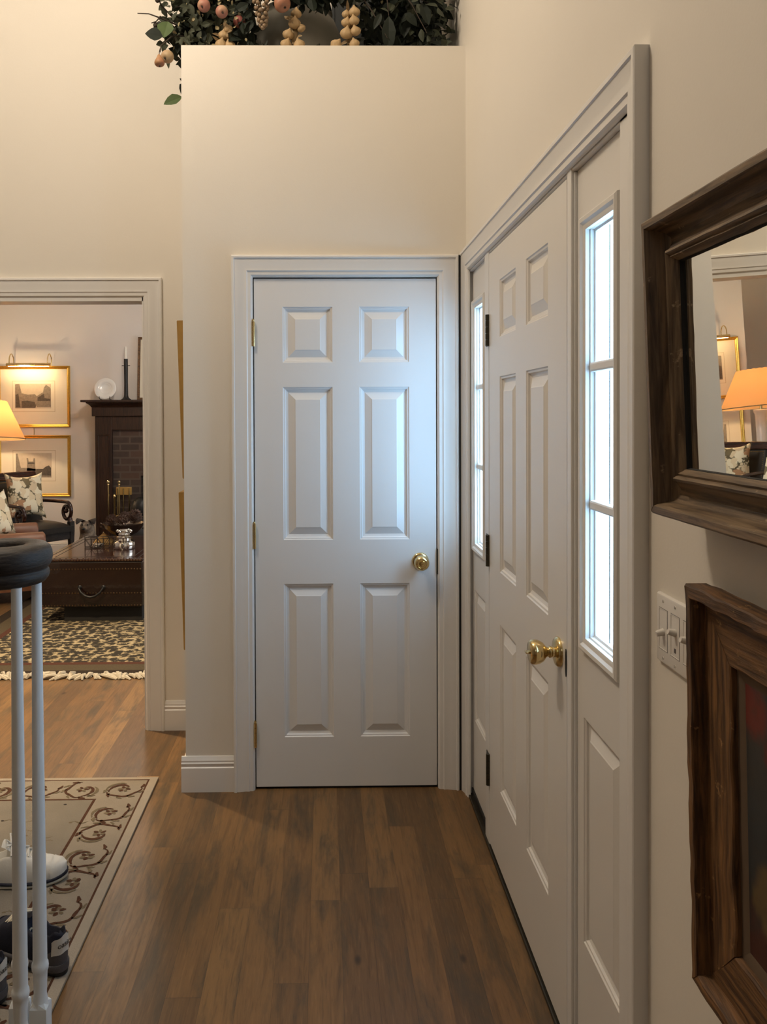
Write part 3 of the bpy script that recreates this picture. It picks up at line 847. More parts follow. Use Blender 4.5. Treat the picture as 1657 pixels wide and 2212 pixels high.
def strip(mb, pts, w0, z):
    n = len(pts) - 1
    l, r = [], []
    for i, p in enumerate(pts):
        p = Vector((p[0], p[1]))
        a = Vector(pts[max(i - 1, 0)]); c = Vector(pts[min(i + 1, n)])
        d = (c - a).normalized()
        nrm = Vector((-d.y, d.x))
        wd = w0 * (.25 + .75 * math.sin(PI * min(max(i / n, .04), .96)) ** .8) * (.75 + .4 * random.random())
        l.append((p.x + nrm.x * wd, p.y + nrm.y * wd, z)); r.append((p.x - nrm.x * wd, p.y - nrm.y * wd, z))
    for i in range(n):
        mb.quad([l[i], l[i + 1], r[i + 1], r[i]])
scroll, soft, ink = MB(), MB(), MB()
def motif(cx, cy, ang, flip):
    def P(a, r_, sx=1.):
        u, v = r_ * math.cos(a) * sx, r_ * math.sin(a) * flip
        return (cx + u * math.cos(ang) - v * math.sin(ang), cy + u * math.sin(ang) + v * math.cos(ang))
    # an open C scroll curling in at its ends, with leafy spurs
    strip(scroll, [P(R(18) + R(170) * i / 14, .062 + .004 * math.sin(i * 1.1), 1.08) for i in range(15)], .0062, .0101)
    strip(scroll, [P(R(188) + R(150) * i / 11, .062 - .040 * i / 11) for i in range(12)], .0074, .0102)
    strip(soft, [P(R(300) - R(95) * (1 - i / 8), .078 - .030 * i / 8, .9) for i in range(9)], .0060, .0101)
    for a_, w_ in ((24, .9), (58, .7), (96, .8), (140, .7), (176, 1.), (205, .9)):
        b0 = R(a_ + random.uniform(-8, 8))
        strip(scroll if a_ in (24, 176) else soft, [P(b0, .063), P(b0 + R(7) * flip, .074), P(b0 + R(20) * flip, .081 + .005 * random.random())], .0085 * w_, .0101)
    for k in range(6):
        b0 = R(60 * k + 20)
        strip(soft if k % 2 else scroll, [P(b0, .006), P(b0 + R(12), .016), P(b0 + R(18), .025)], .0078, .0101 + k * 1e-5)
    for k in range(3):
        a_ = random.random() * 2 * PI
        rr = .022 * math.sqrt(random.random())
        c_ = P(a_, rr)
        q = [(c_[0] + .0075 * math.cos(b_) * random.uniform(.6, 1.3), c_[1] + .0050 * math.sin(b_) * random.uniform(.6, 1.3), .0100 + k * 1e-5) for b_ in [j * PI / 3 for j in range(6)]]
        (soft if k % 3 else scroll).quad(q)
yy, k = RY1 - .30, 0
while yy > RY0 + .2:
    motif(RX1 - .120, yy, R(0) if k % 2 else R(60), 1 if k % 2 else -1)
    motif(RX0 + .120, yy, R(180), 1 if k % 2 else -1)
    yy -= .155
    k += 1
xx, k = RX1 - .115, 0
while xx > RX0 + .1:
    motif(xx, RY1 - .108, R(90) if k % 2 else R(30), 1 if k % 2 else -1)
    xx -= .165
    k += 1
for k in range(130):
    x_, y_ = random.uniform(RX0 + .26, RX1 - .24), random.uniform(RY0 + .25, RY1 - .23)
    near = min(RX1 - .215 - x_, RY1 - .2 - y_)
    if near < .16 or random.random() < .3:
        q = [(x_ + random.uniform(.004, .010) * math.cos(b_), y_ + random.uniform(.003, .007) * math.sin(b_), .0099) for b_ in [j * PI / 3 for j in range(6)]]
        (ink if random.random() < .35 else soft).quad(q)
    if k % 3 == 0:
        strip(soft, [(x_ + i * .012, y_ + .008 * math.sin(i * 1.3 + k)) for i in range(6)], .0030, .0098)
scroll.build('scroll_marking', 'rug_brown', rug)['kind'] = 'stuff'
soft.build('flower_marking', 'rug_soft', rug)['kind'] = 'stuff'
ink.build('bud_marking', 'rug_ink', rug)['kind'] = 'stuff'

# ------------------------------------------------------------------ shoes on the rug
def shoe(name, label, loc, heading, mats, L=.295, group=None, logo=False, sole_line=None):
    """local +x from heel to toe, z up"""
    t = thing(name, label, 'shoe', loc, (0, 0, heading), group)
    N = 26
    def halfw(s):
        return .0005 + (.031 + .016 * math.sin(PI * min(1, max(0, (s - .15) / 1.0))) ) * (1 - abs(2 * s - 1) ** 5.5) ** .5
    def bend(s):
        return -.010 * math.sin(PI * s)
    def spring(s):
        return .010 * max(0, (s - .78) / .22) ** 2 + .004 * max(0, (.1 - s) / .1)
    def S(i):
        return .5 - .5 * math.cos(PI * i / N)
    def sole_mesh(z0, z1, grow):
        ls = []
        for i in range(N + 1):
            s_ = S(i)
            w_ = halfw(s_) + grow
            x_ = -.004 + (L + .008) * s_
            zb = spring(s_)
            ls.append([Vector((x_, bend(s_) + y_ * w_, zb + z_)) for y_, z_ in ((-.90, z0), (-1, z0 + .004), (-1.02, z1 - .003), (-.96, z1), (.96, z1), (1.02, z1 - .003), (1, z0 + .004), (.90, z0))])
        return MB().loops(ls, True, True, True)
    if sole_line:
        sole_mesh(0, .010, .003).build('outsole', mats['outsole'], t, smooth=True, angle=60)
        sole_mesh(.010, .020, .0045).build('foxing_stripe', sole_line, t, smooth=True, angle=60)
        base = .019
    else:
        sole_mesh(0, .010, .001).build('outsole', mats['outsole'], t, smooth=True, angle=60)
        sole_mesh(.010, .030, .005).build('midsole', mats['midsole'], t, smooth=True, angle=60)
        base = .027
    def wallh(s):
        pts = [(0, .082), (.06, .090), (.14, .074), (.30, .064), (.42, .078), (.52, .080), (.66, .064), (.80, .047), (.92, .036), (1, .022)]
        for (a, x_), (c, y_) in zip(pts, pts[1:]):
            if a <= s <= c:
                k_ = (s - a) / (c - a)
                k_ = k_ * k_ * (3 - 2 * k_)
                return x_ + (y_ - x_) * k_
    def centre(s):
        if s < .07:
            return wallh(s) * .96
        if s < .40:
            return .012
        if s < .50:
            return .012 + (.098 - .012) * ((s - .40) / .10)
        return wallh(s) * (1.16 - .12 * (s - .5))
    ls = []
    for i in range(N * 2 + 1):
        s_ = S(i / 2)
        w_, h_, c_ = halfw(s_), wallh(s_), centre(s_)
        z0 = base + spring(s_)
        x_ = L * s_
        sec = [(-.98, 0), (-1.02, .3 * h_), (-.97, .62 * h_), (-.84, .90 * h_), (-.74, h_), (-.62, h_ * .985 if c_ < h_ else h_ + (c_ - h_) * .55), (-.42, min(h_ * .7, c_ + .02) if c_ < h_ else h_ + (c_ - h_) * .85), (0, c_)]
        sec = sec + [(-a, b_) for a, b_ in sec[-2::-1]]
        ls.append([Vector((x_, bend(s_) + a * w_, z0 + b_)) for a, b_ in sec])
    MB().loops(ls, False).build('upper', mats['upper'], t, smooth=True, angle=180)
    # dark lining inside the collar
    ls = []
    for i in range(15):
        s_ = .035 + .40 * i / 14
        w_, h_ = halfw(s_) * .80, wallh(s_)
        ls.append([Vector((L * s_, bend(s_) + a * w_, base + b_)) for a, b_ in ((-.93, h_ * .985), (-.80, h_ * .6), (-.6, .02), (0, .016), (.6, .02), (.80, h_ * .6), (.93, h_ * .985))])
    MB().loops(ls, False).build('lining', mats['lining'], t, smooth=True, angle=180)
    # tongue and laces
    ls = []
    for i in range(9):
        s_ = .36 + .26 * i / 8
        zt = base + (.112 - .05 * (i / 8) ** 1.2)
        ls.append([Vector((L * s_, bend(s_) + a, zt + b_)) for a, b_ in ((-.024, -.006), (-.012, .002), (0, .004), (.012, .002), (.024, -.006), (.012, -.004), (-.012, -.004))])
    MB().loops(ls, True, True, True).build('tongue', mats['tongue'], t, smooth=True)
    lb = MB()
    for k_ in range(6):
        s_ = .44 + .042 * k_
        zt = base + centre(s_) * .98 + .006
        for sg in (-1, 1):
            lb.tube([(L * s_, bend(s_) - sg * .026, zt - .010), (L * (s_ + .012), bend(s_), zt + .003), (L * (s_ + .030), bend(s_) + sg * .026, zt - .011)], .0030, 6)
    for sg in (-1, 1):
        lb.tube([(L * .44, bend(.44), base + .104), (L * .40, sg * .020, base + .122), (L * .42, sg * .040, base + .110), (L * .45, sg * .018, base + .103), (L * .47, sg * .045, base + .082)], .0028, 6)
    lb.build('laces', mats['lace'], t, smooth=True)
    # heel counter
    def counter(name_, mat_, s_end, z0f, z1f, off):
        cs = []
        def heel(u):
            # u in -1..1 around the back of the heel
            s_ = abs(u) ** 2.0 * s_end
            return L * s_, (1 if u > 0 else -1) * halfw(s_), s_
        rows = []
        for zf in (z0f, (z0f + z1f) / 2, z1f):
            row = []
            for i in range(17):
                u = -1 + i / 8
                x_, y_, s_ = heel(u)
                wob = 1.02 if zf < .6 else .95
                row.append(Vector((x_ - off, bend(s_) + y_ * wob + (off if u > 0 else -off) * .7, base + wallh(s_) * (zf - .30 * abs(u) * (1 if zf == z1f else .4)))))
            rows.append(row)
        MB().loops(rows, False).build(name_, mat_, t, smooth=True, angle=180)
    counter('heel_counter', mats['counter'], .22, .0, .66, .0022)
    if logo:
        counter('heel_tab', 'shoe_white', .085, .46, 1.06, .0040)
        cu = bpy.data.curves.new('heel_lettering', 'FONT')
        cu.body = 'oasics'
        cu.size = .0200
        cu.align_x = 'CENTER'
        cu.align_y = 'CENTER'
        cu.extrude = .0004
        tmp = bpy.data.objects.new('heel_lettering', cu)
        me = bpy.data.meshes.new_from_object(tmp)
        bpy.data.objects.remove(tmp)
        me.materials.append(M['ink'])
        tx = bpy.data.objects.new('heel_lettering', me)
        col.objects.link(tx)
        tx.parent = t
        tx.location = (-.0062, 0, base + .060)
        tx.rotation_euler = (PI / 2, 0, -PI / 2)
        # wrap around the heel
        for v in me.vertices:
            v.co.z -= 9.0 * v.co.x ** 2
    if mats.get('toe'):
        ls = []
        for i in range(9):
            s_ = .86 + .14 * i / 8
            w_, h_, c_ = halfw(s_) * 1.02, wallh(s_) + .0015, centre(s_) + .0025
            z0 = base + spring(s_)
            ls.append([Vector((L * s_ + .001, bend(s_) + a * w_, z0 + b_)) for a, b_ in ((-1.0, 0), (-1.02, .35 * h_), (-.95, .7 * h_), (-.74, h_), (-.42, h_ + (c_ - h_) * .85), (0, c_), (.42, h_ + (c_ - h_) * .85), (.74, h_), (.95, .7 * h_), (1.02, .35 * h_), (1.0, 0))])
        MB().loops(ls, False).build('toe_cap', mats['toe'], t, smooth=True, angle=180)
    return t
white = dict(upper='shoe_white', outsole='sole', midsole='sole', lining='navy', tongue='shoe_white', lace='shoe_white', counter='shoe_white', toe='shoe_white')
navy = dict(upper='navy', outsole='rubber', midsole='shoe_grey', lining='navy', tongue='navy', lace='lace', counter='shoe_grey', toe='shoe_grey')
shoe('sneaker', 'white low sneaker with a dark sole stripe behind the balusters', (-1.140, 2.640, .0098), R(4), white, .302, 'shoes on the hall rug', sole_line='navy')
shoe('running_shoe', 'dark grey running shoe on the rug edge, its white heel tab facing right', (-.700, 2.195, .0098), R(152), navy, .295, 'shoes on the hall rug', logo=True)
shoe('running_shoe', 'dark grey running shoe cut by the left edge of the photo', (-.822, 2.095, .0098), R(165), navy, .295, 'shoes on the hall rug', logo=True)

# ------------------------------------------------------------------ living room rug
LRX0, LRX1, LRY0, LRY1 = -2.42, .30, 4.745, 7.75
lr = MB().box(LRX0, LRX1, LRY0, LRY1, 0, .010).build('patterned_rug', 'living_rug', bevel=.003)
tag(lr, 'black and cream patterned rug with a fringe, under the leather trunk', 'rug')
MB().frame(LRX0, LRX1, LRY0, LRY1, [(.0, .0095), (.0, .0108), (.090, .0108), (.090, .0095)], ft).build('outer_border', 'rug_band_dark', lr)
MB().frame(LRX0 + .09, LRX1 - .09, LRY0 + .09, LRY1 - .09, [(.0, .0095), (.0, .0106), (.115, .0106), (.115, .0095)], ft).build('olive_border', 'rug_band', lr)
MB().frame(LRX0 + .205, LRX1 - .205, LRY0 + .205, LRY1 - .205, [(.0, .0095), (.0, .0110), (.045, .0110), (.045, .0095)], ft).build('russet_border', 'rug_band_red', lr)
fb = MB()
x_ = LRX0
while x_ < LRX1:
    n_ = random.choice((1, 1, 2, 3))
    wd = random.uniform(.014, .034)
    ln = random.uniform(.035, .085)
    ang = random.uniform(-.9, .9) + .8 * math.sin(x_ * 9)
    zt = random.uniform(.006, .022)
    y0 = LRY0 + random.uniform(0, .05) * (1 if random.random() < .4 else 0)
    pts = [Vector((x_, y0, .012)), Vector((x_ + ang * ln * .5, y0 - ln * .5, zt)), Vector((x_ + ang * ln, y0 - ln * .8, .003))]
    fb.tube(pts, [wd * .45, wd * .5, wd * .25], 6)
    x_ += wd * .62
fo = fb.build('fringe', 'fringe', lr, smooth=True)
fo['kind'] = 'stuff'

# ------------------------------------------------------------------ living room: prints and their light
YW = 9.0
def gilt_print(z0, z1, label, art):
    w_ = .785
    t = thing('framed_print', label, 'framed print', (-3.142, YW - .0005, z0), (0, 0, 0), 'gilt framed prints on the living room wall')
    h_ = z1 - z0
    MB().frame(-w_ / 2, w_ / 2, 0, h_, [(0, 0), (0, .020), (.004, .026), (.009, .027), (.013, .022), (.020, .017), (.026, .019), (.030, .016), (.034, .010), (.036, .004), (.036, 0)], fL).build('gilt_frame', 'gold', t, smooth=True, angle=25)
    MB().box(-w_ / 2 + .030, w_ / 2 - .030, -.006, -.002, .030, h_ - .030).build('mat_board', 'mat_board', t)
    zc = h_ / 2 + .005
    MB().frame(-.232, .228, zc - .170, zc + .166, [(0, .006), (0, .0066), (.004, .0066), (.004, .006)], fL).build('ruled_line', 'mat_line', t)
    MB().box(-.200, .186, -.0066, -.006, zc - .132, zc + .134).build('print_sheet', 'paper', t)
    f = lambda u, v, d: Vector((-.200 + u * .386, -d, zc - .132 + v * .266))
    for poly, m_ in art:
        MB().prism(poly, .0064, .0069 if m_ == 'ink_mid' else .0072, f).build('etched_shape', m_, t)
    return t
art1 = [([(0, .02), (0, .98), (.12, 1), (.18, .62), (.35, .56), (.55, .58), (.60, .5), (.60, .1), (.3, .02)], 'ink_mid'),
        ([(.60, .06), (.60, .50), (.78, .66), (.80, .84), (.86, .96), (.96, .86), (.99, .80), (.99, .06)], 'ink_mid'),
        ([(.18, .02), (.18, .30), (.34, .32), (.54, .26), (.58, .10), (.56, .02)], 'ink'),
        ([(.62, .30), (.62, .44), (.80, .60), (.82, .42), (.98, .38), (.98, .30)], 'ink'),
        ([(.01, .05), (.01, .55), (.09, .60), (.12, .25), (.14, .05)], 'ink')]
art2 = [([(0, .02), (0, .98), (.05, .98), (.14, .40), (.30, .40), (.98, .30), (.98, .02)], 'ink_mid'),
        ([(.30, .28), (.32, .58), (.30, .80), (.34, .80), (.36, .66), (.48, .66), (.50, .80), (.54, .78), (.54, .40), (.56, .28)], 'ink_mid'),
        ([(.55, .10), (.56, .36), (.76, .36), (.82, .44), (.92, .50), (.98, .40), (.98, .08)], 'ink'),
        ([(.33, .56), (.33, .62), (.52, .62), (.52, .56)], 'ink'),
        ([(.04, .05), (.04, .28), (.3, .26), (.5, .16), (.5, .05)], 'ink')]
gilt_print(1.372, 2.036, 'upper gilt framed print, under the brass picture light', art1)
gilt_print(.622, 1.287, 'lower gilt framed print, below the one with the picture light', art2)
pl = thing('picture_light', 'slim picture light with two arched arms on the top print', 'picture light', (-3.142, YW - .0005, 2.030))
MB().tube([(-.235, -.155, .012), (.235, -.155, .012)], .017, 14).build('light_bar', 'brass', pl, smooth=True)
for sx in (-.205, .200):
    MB().tube([(sx, -.155, .02)] + [(sx, -.090 - .065 * math.cos(a), .045 + .085 * math.sin(a)) for a in [PI * i / 10 for i in range(11)]] + [(sx, -.0335, .0)], .0055, 8).build('arm', 'brass', pl, smooth=True)
MB().tube([(.0, -.006, -.6625), (.003, -.006, -.70), (.0, -.006, -.7385)], .003, 6).build('cord', 'brass', pl)
MB().tube([(-.215, -.155, -.0045), (.215, -.155, -.0045)], .006, 8).build('tube_bulb', 'bulb', pl)
lo = light('picture_light_lamp', 'AREA', (-3.15, YW - .135, 2.012), 2.2, (1, .70, .36), .42, (R(22), 0, 0), .02)

# ------------------------------------------------------------------ table lamp on its table
lx, ly = -3.425, 8.40
tb = thing('side_table', 'small round dark side table carrying the lamp', 'side table', (lx, ly, 0))
MB().lathe([(.001, .640), (.29, .640), (.30, .650), (.30, .662), (.292, .670), (.001, .670)], (0, 0, 0), 'z', 36).build('table_top', 'mahogany', tb, smooth=True, angle=40)
MB().lathe([(.05, .64), (.035, .58), (.028, .45), (.045, .34), (.055, .28), (.030, .22), (.045, .16), (.001, .15)], (0, 0, 0), 'z', 24).build('pedestal', 'mahogany', tb, smooth=True, angle=50)
for k in range(3):
    a = R(90 + 120 * k)
    MB().tube([(math.cos(a) * r_, math.sin(a) * r_, z_) for r_, z_ in ((.03, .22), (.12, .17), (.20, .07), (.25, .022))], [.024, .022, .018, .020], 8).build('foot', 'mahogany', tb, smooth=True)
lp = thing('table_lamp', 'lit table lamp with a wide tan cone shade and white column', 'table lamp', (lx, ly, .670))
zb, zt = 1.268 - .67, 1.648 - .67
TILT = Matrix.Translation((0, 0, .72)) @ Matrix.Rotation(R(-4.5), 4, 'X') @ Matrix.Translation((0, 0, -.72))
MB().loops([[Vector((.385 * math.cos(2 * PI * i / 48), .385 * math.sin(2 * PI * i / 48), zb)) for i in range(48)],
            [Vector((.200 * math.cos(2 * PI * i / 48), .200 * math.sin(2 * PI * i / 48), zt + (.006 if i % 2 else 0))) for i in range(48)]]).xf(TILT).build('lamp_shade', 'shade', lp, smooth=True)
MB().lathe([(.384, zb - .003), (.388, zb - .003), (.388, zb + .006), (.384, zb + .006)], (0, 0, 0), 'z', 48, closed=True).xf(TILT).build('shade_trim', 'husk', lp)
MB().lathe([(.10, 0), (.10, .015), (.085, .025), (.070, .035), (.062, .06), (.060, .50), (.064, .53), (.075, .55), (.075, .57), (.02, .575)], (0, 0, 0), 'z', 32).build('column', 'ceramic', lp, smooth=True, angle=40)
MB().lathe([(.014, .57), (.014, .66)], (0, 0, 0), 'z', 12).build('socket', 'brass', lp, smooth=True)
MB().ball((0, 0, .70), .032).build('bulb', 'bulb', lp, smooth=True)
light('table_lamp_bulb', 'POINT', (lx, ly, .67 + .80), 24, (1, .72, .42), .04)

# ------------------------------------------------------------------ fireplace
fp = thing('fireplace', 'dark wood fireplace mantel with a brick surround on the far wall', 'fireplace', (-1.545, YW - .0005, 0))
def fb_(x0, x1, d0, d1, z0, z1, name, mat_='mantel', bev=.004):
    return MB().box(x0, x1, -d1, -d0, z0, z1).build(name, mat_, fp, bevel=bev)
hw = .870
fb_(-.985, .985, 0, .395, 1.636, 1.660, 'mantel_shelf')
cp = [(0, 1.600), (.300, 1.600), (.300, 1.605), (.306, 1.612), (.324, 1.620), (.348, 1.626), (.360, 1.630), (.360, 1.636), (0, 1.636)]
# cornice stepping and coving out under the shelf
b = MB()
prof = [(.898, .300, 1.585), (.900, .306, 1.590), (.908, .318, 1.604), (.926, .340, 1.620), (.940, .352, 1.627), (.940, .352, 1.636)]
b.loops([[Vector((-x_, 0, z_)), Vector((-x_, -d_, z_)), Vector((x_, -d_, z_)), Vector((x_, 0, z_))] for x_, d_, z_ in prof], True, True, True)
b.build('cornice', 'mantel', fp, smooth=True, angle=30)
fb_(-.895, .895, 0, .298, 1.490, 1.585, 'frieze')
fb_(-.862, .862, 0, .270, 1.345, 1.490, 'lintel')
for sx in (-1, 1):
    fb_(min(sx * .868, sx * .690), max(sx * .868, sx * .690), 0, .272, 0, 1.490, 'pilaster')
    MB().frame(min(sx * .845, sx * .715), max(sx * .845, sx * .715), .14, 1.30, [(0, .271), (.004, .279), (.012, .279), (.018, .272)], fL).build('pilaster_moulding', 'mantel', fp)
    fb_(min(sx * .692, sx * .690), max(sx * .692, sx * .40), 0, .235, 0, 1.345, 'brick_surround', 'brick', 0)
fb_(-.40, .40, 0, .235, .86, 1.345, 'brick_lintel', 'brick', 0)
fb_(-.40, .40, 0, .02, 0, .86, 'firebox_back', 'dark', 0)
fb_(-.95, .95, .27, .75, 0, .045, 'hearth', 'ash', .006)

# things on the mantel
pt = thing('display_plate', 'white china plate standing on the mantel', 'plate', (-2.322, 8.80, 1.6608), (R(-14), 0, 0))
MB().lathe([(.001, -.004), (.060, -.004), (.066, -.010), (.112, -.017), (.115, -.015), (.112, -.011), (.068, -.003), (.060, .002), (.001, .002)], (0, -.012, .119), 'y', 48).build('dish', 'ceramic', pt, smooth=True, angle=60)
MB().lathe([(.056, -.0045), (.058, -.0056), (.060, -.0045)], (0, -.012, .119), 'y', 40, False, False).build('relief_ring', 'ceramic', pt)
for sx in (-1, 1):
    MB().tube([(sx * .05, .075, .0215), (sx * .05, -.02, .004), (sx * .055, -.036, .012), (sx * .055, -.034, .030)], .0035, 6).build('stand_leg', 'iron', pt)
ch = thing('candlestick', 'tall black iron candlestick with a white candle on the mantel', 'candlestick', (-2.092, 8.76, 1.660))
MB().lathe([(.050, 0), (.052, .006), (.040, .014), (.026, .028), (.021, .05), (.0195, .20), (.021, .34), (.0205, .432), (.001, .430)], (0, 0, 0), 'z', 20).build('stem', 'iron', ch, smooth=True, angle=50)
MB().tube([(-.043, 0, .362), (.043, 0, .362)], .0035, 8).build('cross_pin', 'iron', ch)
MB().lathe([(.0125, .42), (.0120, .55), (.006, .562), (.001, .565)], (0, 0, 0), 'z', 16).build('candle', 'wax', ch, smooth=True, angle=50)
mp = thing('framed_picture', 'large picture in a thin wooden frame leaning on the mantel', 'framed picture', (-1.60, 8.88, 1.660), (R(-6), 0, 0))
MB().frame(-.40, .40, 0, .68, [(0, 0), (0, .022), (.006, .025), (.016, .022), (.022, .014), (.026, .014), (.026, 0)], fL).build('frame', 'barn_wood', mp, bevel=.001)
MB().box(-.378, .378, -.010, -.004, .022, .658).build('sheet', 'mat_board', mp)
MB().box(-.22, .22, -.0108, -.010, .17, .50).build('print', 'ink_mid', mp)

# fire tools and black kettle on the hearth
ft_ = thing('fire_tool_stand', 'brass fire tool stand in front of the left brick surround', 'fire tools', (-2.155, 8.50, .0465))
MB().lathe([(.09, 0), (.09, .012), (.03, .022), (.012, .03), (.010, .60), (.016, .62), (.010, .64), (.001, .645)], (0, 0, 0), 'z', 20).build('stand_post', 'brass', ft_, smooth=True, angle=50)
for sx in (-.055, .055):
    MB().tube([(sx, -.03, .42), (sx, -.03, .74)], .0075, 8).build('tool_shaft', 'brass', ft_, smooth=True)
    MB().lathe([(.001, .735), (.014, .742), (.010, .752), (.014, .764), (.016, .775), (.011, .786), (.001, .790)], (sx, -.03, 0), 'z', 14).build('finial', 'brass', ft_, smooth=True)
MB().tube([(-.055, -.03, .42), (-.045, -.03, .407), (-.01, -.03, .402), (.03, -.03, .425), (.075, -.03, .445)], .007, 8).build('hook_rail', 'brass', ft_, smooth=True)
MB().box(-.03, .03, -.045, -.033, .04, .42).build('hanging_brush', 'iron', ft_, bevel=.008)
kt = thing('kettle', 'round-bellied black iron kettle with a domed lid on the hearth', 'kettle', (-1.86, 8.465, .0465))
MB().lathe([(.16, 0), (.20, .04), (.235, .14), (.24, .24), (.21, .34), (.15, .405), (.10, .43), (.001, .43)], (0, 0, 0), 'z', 36).build('belly', 'iron', kt, smooth=True, angle=60)
MB().lathe([(.115, .428), (.125, .45), (.120, .52), (.10, .58), (.06, .615), (.001, .625)], (0, 0, 0), 'z', 30).build('domed_lid', 'iron', kt, smooth=True, angle=60)
MB().tube([(.215 * math.cos(a), -.11, .27 + .235 * math.sin(a)) for a in [PI * i / 16 for i in range(17)]], .006, 8).build('bail_handle', 'pewter', kt, smooth=True)
MB().tube([(.19, -.06, .24), (.29, -.10, .32), (.33, -.11, .42)], [.035, .025, .018], 10).build('spout', 'iron', kt, smooth=True)
bx = thing('brass_plate_box', 'small dull brass holder hung with hooks beside the kettle', 'holder', (-2.115, 8.69, .0465))
MB().box(-.07, .09, -.02, .02, .62, .70).build('plate', 'gold_side', bx, bevel=.004)
for k in range(3):
    MB().tube([(-.05 + k * .06, -.024, .69), (-.05 + k * .06, -.03, .40), (-.05 + k * .06, -.03, .02)], .008, 8).build('rod', 'brass', bx, smooth=True)

# ------------------------------------------------------------------ leather trunk
TX0, TX1, TY0, TY1, TZ0, TZ1 = -2.042, -1.318, 5.955, 7.085, .122, .470
tr = thing('leather_trunk', 'oxblood leather trunk used as coffee table on the patterned rug', 'trunk', ((TX0 + TX1) / 2, TY0, .010))
tw, td = (TX1 - TX0) / 2, TY1 - TY0
t0, t1 = TZ0 - .010, TZ1 - .010
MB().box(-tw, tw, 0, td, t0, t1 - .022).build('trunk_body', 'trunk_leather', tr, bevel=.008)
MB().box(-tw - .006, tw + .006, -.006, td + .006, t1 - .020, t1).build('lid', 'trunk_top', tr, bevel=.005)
MB().frame(-tw + .030, tw - .030, .03, td - .03, [(0, t1 - .001), (0, t1 + .0006), (.007, t1 + .0006), (.007, t1 - .001)], ft).frame(-tw + .075, tw - .075, .075, td - .075, [(0, t1 - .001), (0, t1 + .0006), (.006, t1 + .0006), (.006, t1 - .001)], ft).build('tooled_line', 'dark', tr)
MB().box(-tw + .15, tw - .015, .05, td - .05, .0005, t0 + .002).build('under_trunk_shadow', 'dark', tr)  # black block standing in for the shadow under the trunk
def nails(name, pts, nrm):
    b = MB()
    for p in pts:
        p = Vector(p)
        a = Vector((0, 0, 1)) if abs(nrm.z) < .5 else Vector((1, 0, 0))
        u = nrm.cross(a).normalized()
        v = nrm.cross(u)
        ring = lambda r_, h_: [p + u * r_ * math.cos(k * PI / 3) + v * r_ * math.sin(k * PI / 3) + nrm * h_ for k in range(6)]
        b.loops([ring(.0062, 0), ring(.0050, .003), ring(.0015, .0046)], True, False, True)
    o = b.build(name, 'nail', tr, smooth=True)
    o['kind'] = 'stuff'
nx = 34
nails('nail_trim', [(-tw + .012 + (2 * tw - .024) * i / (nx - 1), -.006, t1 - .010) for i in range(nx)] + [(-tw + .012 + (2 * tw - .024) * i / (nx - 1), 0, t0 + .10) for i in range(nx)] + [(-tw + .012 + (2 * tw - .024) * i / (nx - 1), 0, t0 + .012) for i in range(nx)] + [(-tw + .012 + (2 * tw - .024) * i / (nx - 1), 0, t1 - .075) for i in range(nx)], Vector((0, -1, 0)))
nails('nail_trim', [(-tw + .012 + (2 * tw - .024) * i / 17, .012, t1 + .0002) for i in range(18)], Vector((0, 0, 1)))
hd = MB().tube([(-.085, -.006, .255), (-.085, -.022, .250), (-.070, -.030, .225), (-.035, -.034, .198), (0, -.036, .190), (.035, -.034, .198), (.070, -.030, .225), (.085, -.022, .250), (.085, -.006, .255)], [.006, .007, .008, .009, .009, .009, .008, .007, .006], 10)
hd.build('bail_handle', 'iron', tr, smooth=True)
for sx in (-.085, .085):
    MB().lathe([(.016, 0), (.014, -.004), (.006, -.008), (.001, -.009)], (sx, 0, .255), 'y', 16).build('handle_plate', 'iron', tr, smooth=True)

# things on the trunk
iw = thing('silver_inkwell', 'squat silver jar with a crystal stopper on the trunk', 'inkwell', (-1.552, 6.40, .471))
MB().lathe([(.078, 0), (.082, .006), (.083, .040), (.078, .052), (.060, .060), (.050, .066), (.048, .082), (.055, .086), (.056, .094), (.050, .098), (.001, .098)], (0, 0, 0), 'z', 40).build('jar_body', 'silver', iw, smooth=True, angle=40)
MB().lathe([(.044, .098), (.046, .112), (.034, .124), (.040, .142), (.030, .152), (.001, .153)], (0, 0, 0), 'z', 10).build('stopper', 'silver', iw)
for k in range(6):
    a = k * PI / 3
    MB().ball((.050 * math.cos(a), .050 * math.sin(a), .135), .014, 10, 6).build('bead', 'silver', iw, smooth=True)
bw = thing('pewter_bowl', 'footed pewter bowl of pine cones on the trunk behind the silver jar', 'bowl', (-1.640, 6.76, .471))
MB().lathe([(.075, 0), (.080, .006), (.050, .016), (.032, .030), (.055, .048), (.110, .075), (.145, .110), (.160, .140), (.172, .148), (.174, .153), (.160, .152), (.140, .118), (.105, .085), (.001, .060)], (0, 0, 0), 'z', 40).build('bowl_shell', 'pewter', bw, smooth=True, angle=60)
for sx in (-1, 1):
    MB().tube([(sx * .160, 0, .135), (sx * .190, 0, .150), (sx * .195, 0, .125), (sx * .150, 0, .105)], .006, 8).build('ear_handle', 'pewter', bw, smooth=True)
